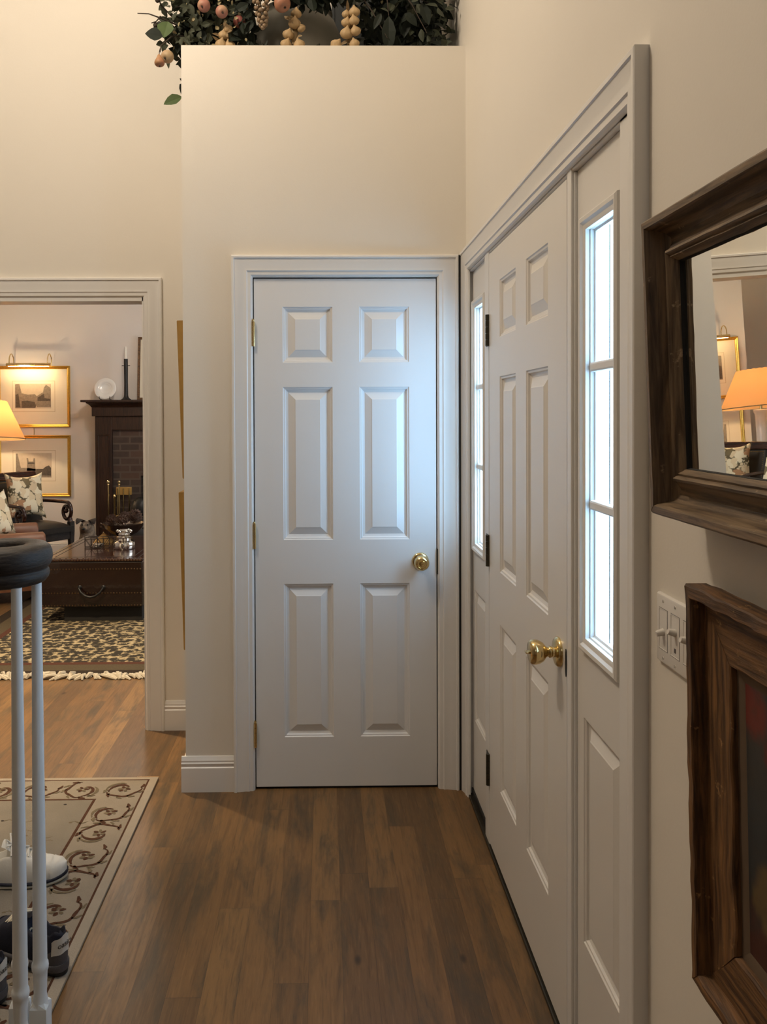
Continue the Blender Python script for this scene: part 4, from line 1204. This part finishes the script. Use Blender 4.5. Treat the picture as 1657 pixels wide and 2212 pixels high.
def pine_cone(loc, rot, s_, label):
    b = MB()
    for k in range(64):
        a = k * 2.39996
        t_ = k / 63
        r_ = s_ * (.50 * math.sin(PI * (t_ * .86 + .10))) + .002
        z_ = s_ * (t_ * 1.1 - .5)
        c_, n_ = Vector((r_ * math.cos(a), r_ * math.sin(a), z_)), Vector((math.cos(a), math.sin(a), .65)).normalized()
        sd = Vector((-math.sin(a), math.cos(a), 0))
        q = s_ * .13
        upv = n_.cross(sd)
        b.loops([[c_ - n_ * q * .8, c_ + sd * q - n_ * q * .2, c_ + n_ * q * 1.25, c_ - sd * q - n_ * q * .2], [c_ - n_ * q * .8 - upv * q * .25, c_ + sd * q - n_ * q * .2 - upv * q * .25, c_ + n_ * q * 1.25 - upv * q * .2, c_ - sd * q - n_ * q * .2 - upv * q * .25]], True, True, True)
    b.lathe([(.001, -s_ * .5), (s_ * .30, -s_ * .2), (s_ * .34, s_ * .1), (.001, s_ * .6)], (0, 0, 0), 'z', 10)
    o = b.build('pine_cone', 'cone', None)
    o.location = loc
    o.rotation_euler = rot
    tag(o, label, 'pine cone', 'pine cones in the pewter bowl')
    return o
pine_cone((-1.735, 6.735, .648), (R(70), R(20), R(30)), .080, 'brown pine cone at the left rim of the pewter bowl')
pine_cone((-1.640, 6.680, .648), (R(80), R(-10), R(100)), .080, 'brown pine cone at the front of the bowl, behind the silver jar')
pine_cone((-1.552, 6.760, .672), (R(20), R(30), R(10)), .100, 'darker pine cone piled highest at the right of the bowl')
pine_cone((-1.655, 6.835, .655), (R(60), R(10), R(200)), .085, 'brown pine cone at the back of the pewter bowl')
wb = thing('wire_basket', 'small black wire fence basket holding glass coasters on the trunk', 'basket', (-1.775, 6.46, .4712), (0, 0, R(18)))
for z_ in (.003, .074):
    MB().tube([(-.092, -.052, z_), (.092, -.052, z_), (.092, .052, z_), (-.092, .052, z_), (-.092, -.052, z_)], .0028, 6).build('rim_wire', 'wire', wb)
for k in range(5):
    for sy in (-.052, .052):
        x_ = -.092 + .046 * k
        MB().tube([(x_, sy, 0), (x_, sy, .082 if k % 2 == 0 else .074)], .0026, 6).build('upright', 'wire', wb)
        if k < 4:
            MB().tube([(x_, sy, .004), (x_ + .046, sy, .073)] if k % 2 else [(x_, sy, .073), (x_ + .046, sy, .004)], .0018, 5).build('cross_wire', 'wire', wb)
for k in range(3):
    c_ = MB().lathe([(.040, 0), (.043, .003), (.043, .008), (.038, .011), (.001, .009)], (0, 0, 0), 'z', 24).build('coaster', 'silver', None, smooth=True)
    c_.location = (-1.775 + (k - 1) * .006, 6.46, .4715 + .0112 * k)
    tag(c_, ('bottom', 'middle', 'top')[k] + ' one of the pale glass coasters stacked in the wire basket', 'coaster', 'coasters in the wire basket')
pb = thing('brass_pyramid', 'low brass pyramid box on the trunk behind the wire basket', 'box', (-1.80, 6.74, .471))
MB().loops([[(-.075, -.055, 0), (.075, -.055, 0), (.075, .055, 0), (-.075, .055, 0)], [(-.070, -.050, .010), (.070, -.050, .010), (.070, .050, .010), (-.070, .050, .010)], [(-.006, -.004, .072), (.006, -.004, .072), (.006, .004, .072), (-.006, .004, .072)]], True, True, True).build('lid', 'gold_side', pb)
MB().ball((0, 0, .076), .007, 10, 6).build('knob', 'brass', pb, smooth=True)

# ------------------------------------------------------------------ black leather armchair with scroll arms
ac = thing('armchair', 'black leather armchair with mahogany scroll arms under the prints', 'armchair', (-2.815, 8.01, 0), (0, 0, R(55)))
W2 = .285
def cushion(x0, x1, y0, y1, z0, z1, crown):
    ls = []
    n = 12
    rows = []
    for j in range(n + 1):
        row = []
        for i in range(n + 1):
            a, c = -1 + 2 * i / n, -1 + 2 * j / n
            e = (1 - a ** 4) * (1 - c ** 4)
            row.append(Vector((x0 + (x1 - x0) * i / n, y0 + (y1 - y0) * j / n, z1 - .012 * (1 - e) * 2 + crown * e)))
        rows.append(row)
    b = MB().loops(rows, False)
    b.box(x0 + .001, x1 - .001, y0 + .001, y1 - .001, z0, z1 - .022)
    return b
cushion(-W2 + .02, W2 - .02, -.27, .24, .375, .452, .028).build('seat', 'black_leather', ac, smooth=True, angle=60)
MB().box(-W2 + .02, W2 - .02, -.25, .24, .300, .378).build('seat_rail', 'darkwood', ac, bevel=.006)
for sx in (-1, 1):
    MB().loops([[Vector((sx * (W2 - .03) + a, -.235 + c + .0, z_)) for a, c in ((-w_, -w_), (w_, -w_), (w_, w_), (-w_, w_))] for z_, w_ in ((.470, .026), (.38, .026), (.26, .022), (.12, .018), (0, .020))], True, True, True).build('front_leg', 'darkwood', ac, bevel=.004)
    MB().loops([[Vector((sx * (W2 - .045) + a, .22 + dy + c, z_)) for a, c in ((-w_, -w_), (w_, -w_), (w_, w_), (-w_, w_))] for z_, w_, dy in ((.90, .018, .16), (.66, .020, .09), (.40, .023, 0), (.2, .021, .02), (0, .020, .08))], True, True, True).build('back_leg', 'mahogany', ac, bevel=.004)
    pts = [(.30, .640), (.20, .650), (.05, .654), (-.06, .655), (-.12, .655)]
    spiral = []
    for i in range(20):
        a = R(15 + i * 21)
        k_ = 1 - max(0, i - 7) / 12 * .62
        spiral.append((-.165 - .070 * k_ * math.sin(a) - .004 * i * 0, .568 + .086 * k_ * math.cos(a)))
    path = [Vector((sx * (W2 - .025), y_, z_)) for y_, z_ in pts + spiral]
    MB().tube(path, [.018] * 5 + [.019 - .003 * i / 20 for i in range(20)], 12).build('scroll_arm', 'mahogany', ac, smooth=True)
    MB().ball((sx * (W2 - .025), -.158, .566), .024, 12, 8).build('scroll_eye', 'mahogany', ac, smooth=True)
    MB().tube([(sx * (W2 - .028), -.225, .46), (sx * (W2 - .026), -.215, .50)], [.024, .022], 10).build('arm_support', 'mahogany', ac, smooth=True)
bk = MB()
bk.loops([[Vector((x_, .215 + (z_ - .45) * .32 + d_, z_)) for x_, d_ in ((-W2 + .03, -.025), (W2 - .03, -.025), (W2 - .03, .02), (-W2 + .03, .02))] for z_ in (.43, .55, .70, .865)], True, True, True)
bk.build('backrest', 'black_leather', ac, bevel=.012)
MB().loops([[Vector((x_, .215 + (z_ - .45) * .32 + d_, z_)) for x_, d_ in ((-W2 + .005, -.030), (W2 - .005, -.030), (W2 - .005, .025), (-W2 + .005, .025))] for z_ in (.865, .94)], True, True, True).build('top_rail', 'mahogany', ac, bevel=.010)
nb = MB()
for i in range(40):
    u_ = -W2 + .05 + (2 * W2 - .10) * i / 39
    nb.ball((u_, .215 + (.845 - .45) * .32 - .028, .845), .0045, 6, 4)
for sx in (-1, 1):
    for i in range(22):
        z_ = .48 + .365 * i / 21
        nb.ball((sx * (W2 - .05), .215 + (z_ - .45) * .32 - .028, z_), .0045, 6, 4)
nb.build('nail_trim', 'brass', ac, smooth=True)['kind'] = 'stuff'

# brown leather armchair beside the trunk, its back to the left wall
bc = thing('club_chair', 'brown leather club chair at the left, behind the trunk', 'armchair', (-2.755, 6.90, .0115), (0, 0, R(113.6)))
cushion(-.29, .29, -.36, .26, .24, .375, .03).build('seat_cushion', 'brown_leather', bc, smooth=True, angle=60)
MB().box(-.40, .40, -.36, .36, .09, .25).build('base', 'brown_leather', bc, bevel=.01)
for sx in (-1, 1):
    ls = []
    for y_ in (-.375, -.36, -.1, .2, .36):
        k_ = .94 if y_ < -.37 else 1.
        sec = [(-.075, .09), (-.075, .42), (-.085, .465), (-.070, .515), (-.025, .545), (.035, .540), (.075, .505), (.080, .455), (.065, .42), (.065, .09)]
        ls.append([Vector((sx * (.345 + a * k_), y_ - .0, .3 + (z_ - .3) * k_)) for a, z_ in sec])
    MB().loops(ls, True, True, True).build('rolled_arm', 'brown_leather', bc, smooth=True, angle=50)
    for sy in (-.33, .33):
        MB().lathe([(.020, 0), (.030, .03), (.034, .055), (.022, .075), (.034, .10)], (sx * .36, sy, 0), 'z', 14).build('turned_foot', 'mahogany', bc, smooth=True)
MB().loops([[Vector((x_, .24 + (z_ - .3) * .22 + d_, z_)) for x_, d_ in ((-.30, 0), (.30, 0), (.30, .14), (-.30, .14))] for z_ in (.25, .5, .70)], True, True, True).build('backrest', 'brown_leather', bc, bevel=.04)

def pillow(name, label, loc, rot, s_, thick):
    n = 16
    def surf(sg):
        rows = []
        for j in range(n + 1):
            row = []
            for i in range(n + 1):
                a, c = -1 + 2 * i / n, -1 + 2 * j / n
                pinch = 1 - .13 * ((1 - abs(c) ** 2.5) * abs(a) ** 2 )
                pinch2 = 1 - .20 * ((1 - abs(a) ** 2.5) * abs(c) ** 2)
                th = thick * ((1 - a * a) * (1 - c * c)) ** .42
                row.append(Vector((s_ * .86 * a * pinch, sg * th + .012 * math.sin(3 * a + 2 * c), s_ * c * pinch2)))
            rows.append(row)
        return rows
    b = MB().loops(surf(-1), False).loops(surf(1), False)
    o = b.build(name, 'pillow', None, smooth=True, angle=180, weld=1e-4)
    o.location = loc
    o.rotation_euler = rot
    tag(o, label, 'cushion', 'floral cushions')
    return o
pillow('cushion', 'floral cushion on the black scroll-arm chair, its two top corners peaked', (-2.905, 8.055, .722), (R(-17), R(2), R(48)), .232, .075)
pillow('cushion', 'floral cushion on the brown leather club chair', (-2.735, 6.885, .665), (R(-18), R(-5), R(68)), .205, .072)

# ------------------------------------------------------------------ dog behind the trunk
def dog():
    t = thing('dog', 'small grey and tan dog with folded ears peeking over the trunk', 'dog', (-2.178, 7.66, .0125))
    me = bpy.data.meshes.new('dog_body')
    V = [(0, .06, .16), (0, -.01, .25), (0, -.05, .36), (0, -.06, .42), (0, -.085, .482), (0, -.150, .458), (0, .16, .09), (.07, -.09, .20), (.075, -.10, .09), (.078, -.135, .022), (-.07, -.09, .20), (-.075, -.10, .09), (-.078, -.135, .022),
         (.10, .13, .12), (.125, .05, .05), (.125, -.02, .022), (-.10, .13, .12), (-.125, .05, .05), (-.125, -.02, .022), (0, .26, .05)]
    E = [(0, 1), (1, 2), (2, 3), (3, 4), (4, 5), (0, 6), (1, 7), (7, 8), (8, 9), (1, 10), (10, 11), (11, 12), (6, 13), (13, 14), (14, 15), (6, 16), (16, 17), (17, 18), (6, 19)]
    RD = [.115, .108, .084, .068, .080, .036, .095, .042, .028, .022, .042, .028, .022, .062, .036, .022, .062, .036, .022, .016]
    me.from_pydata(V, E, [])
    o = bpy.data.objects.new('dog_body', me)
    col.objects.link(o)
    o.parent = t
    sk = o.modifiers.new('skin', 'SKIN')
    for i, r_ in enumerate(RD):
        me.skin_vertices[0].data[i].radius = (r_, r_)
    me.skin_vertices[0].data[0].use_root = True
    su = o.modifiers.new('subsurf', 'SUBSURF')
    su.levels = su.render_levels = 2
    su2 = o.modifiers.new('smooth', 'SMOOTH')
    f = NT('dog_fur')
    co = f.coord()
    x_, y_, z_ = f.sep(co)
    c_ = f.mix(f.smooth(f.noise(co, 16, 5, .6), .42, .6), (.12, .088, .062), (.32, .25, .18))
    c_ = f.mix(f.math('MULTIPLY', f.smooth(f.math('ABSOLUTE', x_), .018, .036), f.smooth(z_, .47, .50)), c_, (.045, .034, .029))
    f.bump(f.noise(co, 120, 4), .5, .004)
    f.set(base=c_, rough=.9)
    me.materials.append(f.m)
    for sx in (-1, 1):
        # ear: rises from the skull then folds forward and out
        ls = [[Vector((sx * (x0 + w_ * ca), y0 + .006 * sa, z0 + .3 * w_ * ca)) for ca, sa in ((-1, 0), (0, 1.6), (1, 0), (0, -1.6))] for x0, y0, z0, w_ in ((.030, -.070, .505, .024), (.042, -.078, .536, .030), (.055, -.090, .543, .030), (.068, -.108, .530, .024), (.077, -.118, .510, .014), (.081, -.121, .498, .004))]
        MB().loops(ls, True, True, True).build('ear', plain('dog_ear_fur', (.045, .035, .03), .9, var=.3, scale=40), t, smooth=True, angle=80)
        MB().ball((sx * .024, -.138, .496), .0075, 10, 8).build('eye', 'iron', t, smooth=True)
    MB().ball((0, -.178, .462), (.014, .011, .011), 12, 8).build('nose', 'iron', t, smooth=True)
    return t
dog()

# ------------------------------------------------------------------ garland on the closet ledge
GZ = CZ
def leaf(mb, p, d, nrm, L_, W_):
    """a creased pointed leaf from p along d"""
    d = d.normalized()
    sd = d.cross(nrm)
    if sd.length < 1e-3:
        return
    sd.normalize()
    n2 = sd.cross(d)
    t_ = [(0, .0), (.18, .62), (.42, 1.), (.68, .78), (.88, .36), (1, 0)]
    droop = random.uniform(.05, .25)
    mid = [p + d * L_ * a - n2 * L_ * droop * a * a for a, _ in t_]
    lf = [m_ + sd * W_ * .5 * w_ + n2 * W_ * .14 * w_ for m_, (_, w_) in zip(mid, t_)]
    rt = [m_ - sd * W_ * .5 * w_ + n2 * W_ * .14 * w_ for m_, (_, w_) in zip(mid, t_)]
    bm = mb.bm
    vm = [bm.verts.new(v) for v in mid]
    vl = [vm[0]] + [bm.verts.new(v) for v in lf[1:-1]] + [vm[-1]]
    vr = [vm[0]] + [bm.verts.new(v) for v in rt[1:-1]] + [vm[-1]]
    for i in range(5):
        for s_ in (vl, vr):
            q = [vm[i], vm[i + 1], s_[i + 1], s_[i]]
            q = [v for k, v in enumerate(q) if v not in q[:k]]
            if len(q) > 2:
                bm.faces.new(q)
ga = thing('fruit_garland', 'dark leafy garland with fruit along the closet ledge', 'garland', (0, 3.50, GZ))
def rv(s_=1.):
    return Vector((random.gauss(0, s_), random.gauss(0, s_), random.gauss(0, s_)))
def foliage(name, mat_, regions, L_, W_):
    mb = MB()
    for n_, (x0, x1, y0, y1, z0, z1) in regions:
        for k in range(n_):
            p = Vector((random.uniform(x0, x1), random.uniform(y0, y1), random.uniform(z0, z1)))
            s_ = random.uniform(.65, 1.25)
            leaf(mb, p, rv() + Vector((0, -.35, -.35)), rv() + Vector((0, -1.2, .5)), L_ * s_, W_ * s_)
    o = mb.build(name, mat_, ga, weld=0)
    return o
LX = lambda px: 0
foliage('dusty_leaves', 'leaf', [(420, (-.61, -.45, -.15, .16, .02, .46)), (220, (-.47, -.37, -.06, .16, .02, .46)), (90, (-.47, -.33, -.16, -.05, .17, .46)), (300, (-.30, .02, -.19, -.09, .24, .5)), (240, (.14, .52, -.10, .18, .20, .5)), (70, (.34, .52, -.14, .12, .01, .22)), (60, (-.66, -.56, -.10, .05, .06, .30))], .052, .030)
foliage('dark_leaves', 'leaf_dark', [(420, (-.60, -.45, -.08, .22, .0, .46)), (200, (-.47, -.36, -.04, .22, .0, .46)), (420, (-.26, .14, -.17, -.07, .22, .5)), (130, (-.335, -.27, -.18, -.06, .0, .4)), (60, (-.40, -.33, -.05, .2, .0, .4)), (520, (.16, .53, -.08, .24, .16, .5)), (110, (.26, .53, -.10, .22, .0, .2))], .060, .032)
foliage('blossoms', 'blossom', [(150, (-.62, -.30, -.19, .0, .04, .42)), (90, (-.2, .3, -.16, 0, .24, .45))], .020, .015)
# dark moss bedding along the ledge
mo = MB()
for k in range(420):
    p = Vector((random.uniform(-.54, .50), random.uniform(-.185, -.02), random.uniform(0, .012)))
    if min(abs(p.x - g_) for g_ in (-.395, -.118, .09)) < .10:
        continue
    leaf(mo, p, rv() + Vector((0, 0, .1)), rv() + Vector((0, 0, 1)), .03, .012)
mo.build('moss_bed', 'leaf_dark', ga, weld=0)
# large drooping single leaves
ml = MB()
for (x_, y_, z_), d_, L_, W_ in [((-.640, -.16, .055), (-.9, -.2, .10), .070, .060), ((-.645, -.10, .125), (-.9, .1, -.05), .050, .045), ((.265, -.14, .150), (.0, -.05, -1), .150, .058), ((.235, -.14, .16), (-.5, -.05, -1), .07, .03), ((.33, -.14, .16), (.7, -.05, -.6), .07, .04), ((.40, -.14, .20), (.3, -.05, -.9), .09, .045)]:
    leaf(ml, Vector((x_, y_, z_)), Vector(d_), Vector((0, -1, .2)), L_, W_)
ml.build('broad_leaves', 'leaf_dark', ga, weld=0)
ml = MB()
for (x_, y_, z_), d_, L_, W_ in [((-.595, .02, -.115), (-1, -.15, -.42), .085, .050), ((-.625, -.13, .13), (-.25, -.2, -1), .075, .070)]:
    leaf(ml, Vector((x_, y_, z_)), Vector(d_), Vector((0, -1, .2)), L_, W_)
ml.build('green_leaves', 'leaf_mid', ga, weld=0)
ml = MB()
leaf(ml, Vector((-.575, .02, -.055)), Vector((-.5, -.1, -1)), Vector((0, -1, .2)), .055, .045)
ml.build('hanging_dark_leaf', 'leaf_dark', ga, weld=0)
tw_ = [[(-.60, -.06, .16), (-.655, -.12, .20), (-.675, -.13, .26), (-.680, -.13, .34)], [(-.60, -.08, .14), (-.66, -.13, .145), (-.70, -.14, .155), (-.745, -.14, .157)], [(-.655, -.13, .150), (-.67, -.14, .125), (-.69, -.14, .118)], [(-.55, -.02, .12), (-.61, -.13, .07), (-.6445, -.18, .01), (-.6455, -.19, -.020)], [(-.575, 0, .08), (-.585, .0, .0), (-.585, .02, -.06), (-.595, .02, -.115)], [(-.6, -.1, .2), (-.3, -.02, .3), (0, 0, .36), (.3, 0, .34), (.52, .05, .26)], [(.20, -.10, .34), (.26, -.13, .22), (.265, -.14, .15)], [(.30, -.10, .3), (.36, -.13, .2), (.42, -.14, .08)], [(.12, -.1, .3), (.20, -.13, .17), (.26, -.14, .06)]]
for p_ in tw_:
    MB().tube(p_, [.0035 - .0018 * i / (len(p_) - 1) for i in range(len(p_))], 6).build('twig', 'stem', ga, smooth=True)
for p_ in [(-.680, -.135, .30), (-.685, -.14, .245), (-.675, -.13, .115), (-.665, -.14, .21)]:
    MB().ball(p_, (.010, .009, .011), 10, 7).build('bud', 'stem', ga, smooth=True)
def gfruit(kind, name, mat_, c_, r_, tilt=(0, 0, 0), h_=1.):
    if kind == 'apple':
        prof = [(.001, .80), (.18, .88), (.45, .92), (.80, .62), (.98, .15), (.96, -.25), (.78, -.65), (.50, -.88), (.22, -.90), (.08, -.80), (.001, -.76)]
    else:
        prof = [(.001, 1.30), (.16, 1.28), (.30, 1.10), (.42, .75), (.66, .35), (.92, -.10), (1., -.45), (.88, -.80), (.55, -1.02), (.18, -1.02), (.001, -.94)]
    b = MB().lathe([(a * r_, z_ * r_ * h_) for a, z_ in prof], (0, 0, 0), 'z', 22)
    m_ = Matrix.Translation(c_) @ Matrix.Rotation(tilt[2], 4, 'Z') @ Matrix.Rotation(tilt[1], 4, 'Y') @ Matrix.Rotation(tilt[0], 4, 'X')
    o = b.xf(m_).build(name, mat_, ga, smooth=True, angle=180, subsurf=1)
    zb = (-.86 if kind == 'apple' else -1.0) * r_ * h_
    e = MB().lathe([(.10 * r_ + .001, zb - .0005), (.13 * r_, zb - .003), (.001, zb - .004)], (0, 0, 0), 'z', 8).xf(m_).build('calyx', 'stem', o)
    zt = (.84 if kind == 'apple' else 1.28) * r_ * h_
    MB().tube([(0, 0, zt - .006), (.002, 0, zt + .012), (.006, 0, zt + .024)], .0016, 6).xf(m_).build('stalk', 'stem', o)
gfruit('apple', 'apple', 'apple', (-.468, -.215, .152), .0265, (R(-52), R(20), 0))
gfruit('apple', 'apple', 'apple', (-.398, -.215, .128), .0255, (R(-52), R(-26), 0))
gfruit('apple', 'apple', 'apple', (-.618, -.185, -.035), .0265, (R(-48), R(22), 0))
gfruit('pear', 'pear', 'pear', (-.648, -.195, -.056), .0210, (R(-6), R(-4), 0), 1.0)
gfruit('pear', 'pear', 'pear_red', (-.166, -.22, .165), .0340, (R(-25), R(-30), 0), 1.1)
gfruit('apple', 'apple', 'pear_red', (-.335, -.15, .120), .026, (R(-30), 0, 0))
gc = None
gb = thing('grape_cluster', 'hanging cluster of small dried brown grapes left of the red pear', 'grapes', (-.245, 3.285, GZ + .135))
MB().tube([(0, .02, .10), (0, .0, .04), (.004, 0, -.06)], .002, 6).build('stalk', 'stem', gb)
for k in range(34):
    t_ = k / 33
    a = k * 2.4
    r_ = .026 * (1 - t_) ** .6 + .003
    MB().ball((r_ * math.cos(a) + .010 * t_, r_ * .8 * math.sin(a), .045 - .115 * t_), random.uniform(.0075, .0098), 10, 7).build('grape', 'grape', gb, smooth=True)

def braid(label, x, y, bulbs, top):
    t = thing('garlic_braid', label, 'garlic', (x, y, GZ), (0, 0, 0), 'garlic braids on the ledge')
    MB().tube([(0, .022, .03), (.003, .028, top * .5), (0, .028, top)], [.010, .013, .008], 8).build('braided_stalks', 'husk', t, smooth=True)
    for bx_, bz_, r_, ang in bulbs:
        prof = [(.001, -.85), (.35, -.86), (.75, -.62), (.98, -.15), (.92, .25), (.66, .60), (.34, .86), (.18, 1.08), (.10, 1.25), (.001, 1.26)]
        n = 20
        ls = []
        for a, z_ in prof:
            ls.append([Vector((r_ * a * (1 + .07 * math.cos(7 * 2 * PI * i / n)) * math.cos(2 * PI * i / n), r_ * a * (1 + .07 * math.cos(7 * 2 * PI * i / n)) * math.sin(2 * PI * i / n), r_ * z_ * .9)) for i in range(n)])
        b = MB().loops(ls, True, True, True).xf(Matrix.Translation((bx_, random.uniform(-.006, .012), bz_)) @ Matrix.Rotation(ang, 4, 'Y') @ Matrix.Rotation(R(30), 4, 'X'))
        b.build('garlic_bulb', 'garlic', t, smooth=True, angle=180)
    for k in range(6):
        mb = MB()
        leaf(mb, Vector((random.uniform(-.02, .02), .01, random.uniform(.03, top))), rv() + Vector((0, -.6, -.6)), Vector((0, -1, 0)), .05, .014)
        mb.build('dry_husk', 'husk', t, weld=0)
braid('garlic braid standing below the two rosy apples', -.395, 3.335, [(-.012, .022, .024, .3), (.020, .020, .023, -.2), (-.004, .062, .021, .2), (.016, .085, .018, -.4)], .12)
braid('garlic braid in the middle, just right of the red pear', -.118, 3.335, [(-.030, .024, .024, .5), (.022, .020, .0235, -.3), (-.022, .066, .023, .4), (.004, .108, .0255, .1), (.030, .090, .018, -.5), (.010, .150, .022, .1)], .165)
braid('garlic braid at the right, leaning towards the dark board', .105, 3.330, [(-.052, .020, .0245, .7), (.020, .022, .021, -.3), (-.012, .064, .026, .2), (.024, .072, .022, -.3), (-.012, .108, .021, .3), (.018, .112, .022, -.2), (.020, .150, .023, -.1), (-.012, .146, .018, .2)], .165)
ck = thing('stoneware_crock', 'big grey stoneware crock half hidden behind the garlic braids', 'crock', (-.115, 3.725, GZ))
MB().lathe([(.14, 0), (.15, .015), (.185, .08), (.20, .16), (.195, .22), (.17, .28), (.15, .30), (.15, .315), (.158, .325), (.142, .325), (.138, .305), (.001, .30)], (0, 0, 0), 'z', 48).build('crock_body', 'crock', ck, smooth=True, angle=60)
sl = thing('slate_board', 'dark blue-grey board leaning on the wall behind the garland', 'board', (.325, 3.905, GZ), (R(-5), 0, 0))
MB().box(-.285, .215, -.015, .0, 0, .62).build('board', 'slate', sl, bevel=.006)
MB().frame(-.285, .215, 0, .62, [(0, .014), (.002, .020), (.014, .020), (.018, .014)], fL).build('raised_rim', 'slate', sl)
